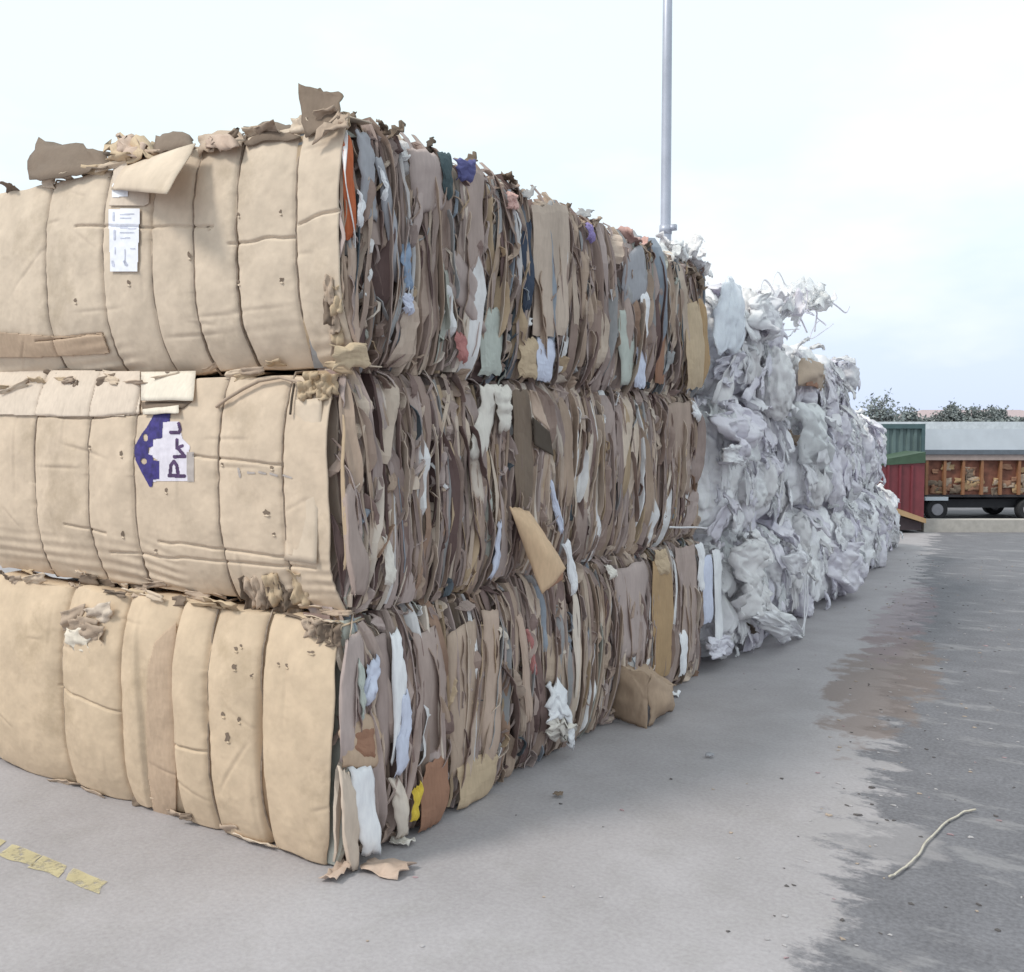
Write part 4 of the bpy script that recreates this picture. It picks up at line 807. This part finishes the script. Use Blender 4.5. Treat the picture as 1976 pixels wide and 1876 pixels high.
# ------------------------------------------------------------------ lamp pole behind the stack
pz = at_depth(1281, 830, 14.0); pole = thing('lamp_pole', 'tall pale grey metal pole rising behind the bales', 'pole', (pz[0], pz[1], 0))
PM = plain('galvanised_pole', (.42, .44, .52), .45, .3, .08, 3)
m = MB(); m.tube([(pz[0], pz[1], z) for z in (0, 2, 4.86, 4.9, 7, 10.5)], [.085, .083, .080, .072, .068, .058], 20); m.build('shaft', PM, pole)
m = MB(); m.tube([(pz[0], pz[1], 4.80), (pz[0], pz[1], 4.92)], .088, 16); m.box((.03, -.03, 4.84), (.16, .03, 4.92), 0, None, (pz[0], pz[1], 0)); m.build('collar', PM, pole)
m = MB(); m.tube([(pz[0], pz[1], 10.4), (pz[0] + .3, pz[1], 10.8), (pz[0] + 1.3, pz[1], 10.95)], .035, 10); m.build('arm', PM, pole)
m = MB(); m.box((1.2, -.12, 10.86), (1.75, .12, 10.98), 0, None, (pz[0], pz[1], 0)); m.build('lamp_head', PM, pole)
# ------------------------------------------------------------------ yard behind: container, skip, truck, buildings, trees
RB_ = np.stack([Rv, Fh, [0, 0, 1]], 1)
def frame_pt(px, Z): 
    q = CAM + Fh * Z + Rv * ((px - 988) / FPX * Z); q[2] = 0; return q
def zat(py, Z): return 2.06 - (py - 830) / FPX * Z
def lbox(m, o, lo, hi, mi=0): m.box(lo, hi, mi, RB_, o)
GREEN = plain('green_container_paint', (.115, .165, .165), .55, 0, .15, 2); DG = plain('dark_green_paint', (.05, .09, .055), .6, 0, .2, 4)
Z = 21.0; o = frame_pt(1783, Z); o0 = frame_pt(1540, Z); wd = float((o - o0) @ Rv); hC = zat(818, Z)
c = thing('shipping_container', 'green corrugated shipping container behind the red skip', 'container', o0)
m = MB(); k = 0; n = 17; pr = []
for i in range(n):
    x0 = .06 + i * (wd - .12) / n; p = (wd - .12) / n; pr += [(x0, 0), (x0 + p * .35, 0), (x0 + p * .5, .035), (x0 + p * .85, .035)]
pr.append((wd - .06, 0)); V = []
for a, b in pr: V += [(a, b, .16), (a, b, hC - .08)]
V = np.array(V) @ RB_.T + o0; m.add(V, [(2 * i, 2 * i + 2, 2 * i + 3, 2 * i + 1) for i in range(len(pr) - 1)]); m.build('corrugated_end', GREEN, c, smooth=False)
m = MB(); lbox(m, o0, (.02, .05, .1), (wd - .02, 6.0, hC - .03)); m.build('container_body', GREEN, c, smooth=False)
m = MB(); lbox(m, o0, (0, -.04, .0), (.07, .06, hC)); lbox(m, o0, (wd - .07, -.04, .0), (wd, .06, hC)); lbox(m, o0, (.07, -.035, hC - .1), (wd - .07, .05, hC - .003)); lbox(m, o0, (.07, -.035, .0), (wd - .07, .05, .16)); m.build('corner_frame', plain('container_frame_paint', (.07, .12, .13), .5), c, smooth=False)
Z = 19.6; o = frame_pt(1640, Z); s = thing('red_skip', 'dark red skip with dark green rim and sloping tan skid before the green container', 'skip', o)
def lp(px, py, dy=0, ZZ=None):
    ZZ = ZZ or Z; q = frame_pt(px, ZZ) + Fh * dy; q[2] = max(0.0, zat(py, ZZ)); return q
def prism(outline, d0, d1, name, mat, par):
    m = MB(); a = [lp(x, y, d0) for x, y in outline]; b = [lp(x, y, d1) for x, y in outline]; n = len(a)
    m.add(a + b, [tuple(range(n)), tuple(range(2 * n - 1, n - 1, -1))] + [(i, i + n, (i + 1) % n + n, (i + 1) % n) for i in range(n)]); return m.build(name, mat, par, smooth=False)
prism([(1640, 905), (1700, 897), (1785, 892), (1785, 1002), (1715, 975), (1650, 950)], 0, .95, 'hull', plain('red_skip_paint', (.165, .034, .042), .55, 0, .2, 3), s)
prism([(1660, 890), (1720, 884), (1785, 872), (1785, 893), (1700, 898), (1660, 903)], -.03, .98, 'rim', DG, s)
prism([(1640, 952), (1712, 974), (1788, 1001), (1788, 1010), (1712, 986), (1640, 964)], -.05, 1.0, 'skid', M['amber'], s)
prism([(1700, 984), (1783, 1010), (1783, 1024), (1700, 1024)], .05, .9, 'base', plain('skip_base_dark', (.05, .035, .04), .8), s)
for xr in (1712, 1735, 1758):
    prism([(xr, 898), (xr + 4, 898), (xr + 4, 980 + (xr - 1712) * .35), (xr, 978 + (xr - 1712) * .35)], -.035, -.002, 'rib', plain('skip_rib_paint', (.17, .03, .04), .6), s)
Z = 22.4; tr = thing('flatbed_truck', 'truck with a pale cover over a rusty brown load, right of the red skip', 'truck', frame_pt(1900, Z))
PAL = plain('pale_tarp', (.60, .64, .70), .6, 0, .06, 2); RUST = plain('rusty_bed', (.22, .085, .055), .7, 0, .35, 5)
prism([(1785, 828), (2160, 828), (2160, 868), (1785, 868)], .0, 2.1, 'pale_cover', PAL, tr)
prism([(1783, 868), (2160, 868), (2160, 877), (1783, 877)], -.05, 2.15, 'cover_sill', plain('sill_grey', (.13, .15, .18), .6), tr)
prism([(1783, 877), (2160, 877), (2160, 888), (1783, 888)], -.02, 2.1, 'rail', plain('rail_pinkish', (.38, .30, .28), .7), tr)
prism([(1785, 888), (2160, 888), (2160, 955), (1790, 955)], .10, 2.0, 'bed_side', RUST, tr)
for i, xr in enumerate((1787, 1822, 1858, 1894, 1930, 1966, 2002, 2040)): prism([(xr, 888), (xr + 5, 888), (xr + 5, 955), (xr, 955)], .0, .1, 'stake', plain('stake_brown', (.30, .14, .07), .7), tr)
r = np.random.default_rng(12)
for i in range(34):
    q = lp(r.uniform(1794, 1990), r.uniform(900, 950), .06); crumple('load_piece', tr, q, (r.uniform(.12, .3), r.uniform(.1, .22)), [M['amber'], M['brown'], M['rust'], M['kraft']][int(r.choice(4, p=[.25, .3, .3, .15]))], r, 6, .3, (Rv, (0, 0, 1)))
prism([(1785, 955), (2160, 955), (2160, 960), (1785, 960)], .05, 2.0, 'chassis', plain('chassis_dark', (.035, .03, .035), .7), tr)
prism([(1786, 959), (1830, 959), (1830, 966), (1786, 966)], -.05, .1, 'bumper', PAL, tr); prism([(1795, 966), (2160, 962), (2160, 982), (1795, 982)], .3, 1.8, 'axle_frame', plain('axle_dark', (.03, .03, .035), .7), tr)
TY = plain('tyre_rubber', (.03, .03, .033), .85); RI = plain('rim_grey', (.32, .31, .34), .5)
def wheel(px, par, d):
    c0 = lp(px, 984, d); rad = c0[2] - 0.0; m = MB(); m.tube([c0 - Fh * .0, c0 + Fh * .03, c0 + Fh * .2, c0 + Fh * .23], [rad * .9, rad, rad, rad * .9], 28); w = m.build('wheel', TY, par, smooth=False)
    m = MB(); m.tube([c0 - Fh * .015, c0 + Fh * .02], [rad * .52, rad * .6], 20); rr_ = m.build('rim', RI, None, smooth=False); rr_.data.transform(__import__('mathutils').Matrix.Translation([-v for v in par.location])); rr_.parent = w
for px_ in (1812, 1990): wheel(px_, tr, .02); wheel(px_, tr, 1.6)
Z = 19.8; kb = frame_pt(1786, Z); m = MB(); lbox(m, kb, (0, 0, .0), (4.5, .35, zat(1004, Z))); tag(m.build('kerb', plain('pale_kerb', (.42, .39, .36), .85), smooth=False), None, kind='structure')
# long low warehouse with a pale roof edge
Z = 34.0; w0 = frame_pt(1560, Z); wh = thing('warehouse', 'long low warehouse with a pale roof edge behind the container', 'building', w0)
m = MB(); lbox(m, w0, (0, .2, 0), (14, 9, zat(830, Z))); m.build('wall', plain('warehouse_wall', (.30, .33, .36), .8), wh, smooth=False)
m = MB(); lbox(m, w0, (-.2, 0, zat(829, Z)), (14.2, 9.3, zat(814, Z))); m.build('roof', plain('pale_roof_sheet', (.62, .66, .70), .6), wh, smooth=False)
m = MB(); 
for i in range(6): lbox(m, w0, (.8 + i * 2.2, .17, 1.0), (1.9 + i * 2.2, .2, 1.75))
m.build('window_band', plain('dull_window', (.08, .10, .12), .3), wh, smooth=False)
Z = 60.0; h0 = frame_pt(1775, Z); hs = thing('brick_house', 'far building with a haze paled pink roof above the pale warehouse roof', 'building', h0)
hz = zat(808, Z); rz = zat(789, Z); m = MB(); lbox(m, h0, (0, 0, 0), (9, 7, hz)); m.build('wall', plain('far_wall', (.30, .24, .24), .9), hs, smooth=False)
m = MB(); V = np.array([(-.3, -.3, hz), (9.3, -.3, hz), (9.3, 7.3, hz), (-.3, 7.3, hz), (1.5, 3.5, rz), (7.8, 3.5, rz)]) @ RB_.T + h0; m.add(V, [(0, 1, 5, 4), (1, 2, 5), (2, 3, 4, 5), (3, 0, 4), (3, 2, 1, 0)]); m.build('roof', plain('hazed_tile_roof', (.42, .33, .34), .85), hs, smooth=False)  # roof colour lightened to paint in the haze
LEAF = [plain('hazed_leaf_a', (.18, .205, .20), .8, 0, .3), plain('hazed_leaf_b', (.24, .26, .26), .8, 0, .3)]; BARK = plain('grey_bark', (.13, .12, .12), .9, 0, .3, 20)  # leaf tones lightened, distance haze put into their colour
def tree(px, ZZ, topy, label, dens, seed, spread=1.0):
    r = np.random.default_rng(seed); b = frame_pt(px, ZZ); H = zat(topy, ZZ); t = thing('tree', label, 'tree', b, 'trees beyond the yard')
    m = MB(); tips = []
    def grow(p, d, L, rad, lv):
        k = 5; P = [p]; 
        for i in range(k): d = d + r.normal(0, .12, 3); d[2] += .03; d /= np.linalg.norm(d); P.append(P[-1] + d * L / k)
        m.tube(P, np.linspace(rad, rad * .55, k + 1), 5 if lv < 2 else 3)
        if lv >= 4: tips.extend(P[2:]); return
        if lv >= 3: tips.extend(P[3:])
        for j in range(4 if lv else 6):
            q = P[int(r.integers(2, k + 1))]; dd = d + r.normal(0, .55 * spread, 3); dd[2] = abs(dd[2]) * .8 + .15; dd /= np.linalg.norm(dd); grow(q, dd, L * r.uniform(.55, .75), rad * .5, lv + 1)
    grow(b.copy(), np.array([0, 0, 1.]), H * .36, H * .03, 0)
    V = np.concatenate(m.v); mx = V[:, 2].max(); m.v = [V * np.array([1, 1, H / mx])]; tips = np.array(tips) * np.array([1, 1, H / mx])
    m.build('trunk', BARK, t)
    m = MB(); nL = int(len(tips) * dens)
    for i in range(nL):
        c = tips[int(r.integers(len(tips)))] + r.normal(0, .12, 3); a = r.normal(0, 1, 3); a /= np.linalg.norm(a); bb = np.cross(a, r.normal(0, 1, 3)); bb /= np.linalg.norm(bb) + 1e-9; s_ = r.uniform(.05, .11)
        m.add([c - a * s_, c + bb * s_ * .5, c + a * s_, c - bb * s_ * .5], [(0, 1, 2, 3)], int(r.random() < .5))
    m.build('crown', LEAF, t, smooth=False)
tree(1702, 42, 754, 'thin grey tree above the green container at the end of the stack', .9, 1)
tree(1738, 46, 790, 'small dark bushy tree right of the thin grey tree', 4, 2, 1.3)
tree(1818, 50, 780, 'dark round topped tree over the pink roofed building', 4, 3, 1.2)
tree(1905, 52, 786, 'tree beyond the truck at the edge of the view', 3, 4, 1.2)
m = MB(); r = np.random.default_rng(9); b0 = frame_pt(1600, 50)
for i in range(9000):
    u = r.uniform(0, 16); hh = zat(808 + 5 * noise(u * .9, 3), 50); p = b0 + Rv * u + Fh * r.uniform(0, 2.5); p[2] = hh * r.uniform(0, 1) ** .6; a = r.normal(0, 1, 3); a /= np.linalg.norm(a); c2 = np.cross(a, r.normal(0, 1, 3)); c2 /= np.linalg.norm(c2); s_ = r.uniform(.1, .22)
    m.add([p - a * s_, p + c2 * s_ * .6, p + a * s_, p - c2 * s_ * .6], [(0, 1, 2, 3)], int(r.random() < .5))
tag(m.build('far_undergrowth', LEAF, smooth=False), 'low band of shrubs coloured pale for haze far behind the buildings', None, None, 'stuff')
# ------------------------------------------------------------------ light
wd_ = bpy.data.worlds.new("World"); sc.world = wd_; wd_.use_nodes = True; ns, ln = wd_.node_tree.nodes, wd_.node_tree.links
bg = ns['Background']; sky = ns.new('ShaderNodeTexSky'); sky.sky_type = 'NISHITA'; sky.sun_disc = False
SD = np.array([-.42, -.72, .95]); SD /= np.linalg.norm(SD)
sky.sun_elevation = math.asin(SD[2]); sky.sun_rotation = math.atan2(SD[0], SD[1]) ; sky.dust_density = 4; sky.air_density = 1.2
# thin overcast: the clear sky seen through an even veil of pale cloud
tc = ns.new('ShaderNodeTexCoord'); sp_ = ns.new('ShaderNodeSeparateXYZ'); ln.new(tc.outputs['Generated'], sp_.inputs[0])
cl = N(ns, 'ShaderNodeTexNoise', Scale=2.2, Detail=5, Roughness=.55); mp = ns.new('ShaderNodeMapping'); mp.inputs['Scale'].default_value = (1, 1, 2.6); ln.new(tc.outputs['Generated'], mp.inputs[0]); ln.new(mp.outputs[0], cl.inputs['Vector'])
veil = ramp(ns, ln, sp_.outputs[2], .0, .30, (7.0, 8.0, 10.2), (8.9, 10.2, 10.4))
veil = mixc(ns, ln, mth(ns, ln, 'MULTIPLY', ramp(ns, ln, cl.outputs[0], .45, .62), .7), veil, (10.4, 10.7, 10.9))
mixed = mixc(ns, ln, .06, veil, sky.outputs[0]); ln.new(mixed, bg.inputs[0]); bg.inputs[1].default_value = .09
sun = bpy.data.lights.new('sun', 'SUN'); sun.energy = 1.7; sun.angle = radians(12); sun.color = (1, .95, .86); so = bpy.data.objects.new('sun', sun); COL.objects.link(so)
from mathutils import Vector
so.rotation_euler = Vector(SD).to_track_quat('Z', 'Y').to_euler(); so.location = (0, 0, 20)
sc.view_settings.view_transform = 'Standard'; sc.view_settings.look = 'None'; sc.view_settings.gamma = 1; sc.view_settings.exposure = 0.30
sc.cycles.use_denoising = True; sc.cycles.max_bounces = 10; sc.cycles.diffuse_bounces = 8; sc.cycles.transparent_max_bounces = 8
for ob in sc.objects:
    if '_w' in ob: del ob['_w']
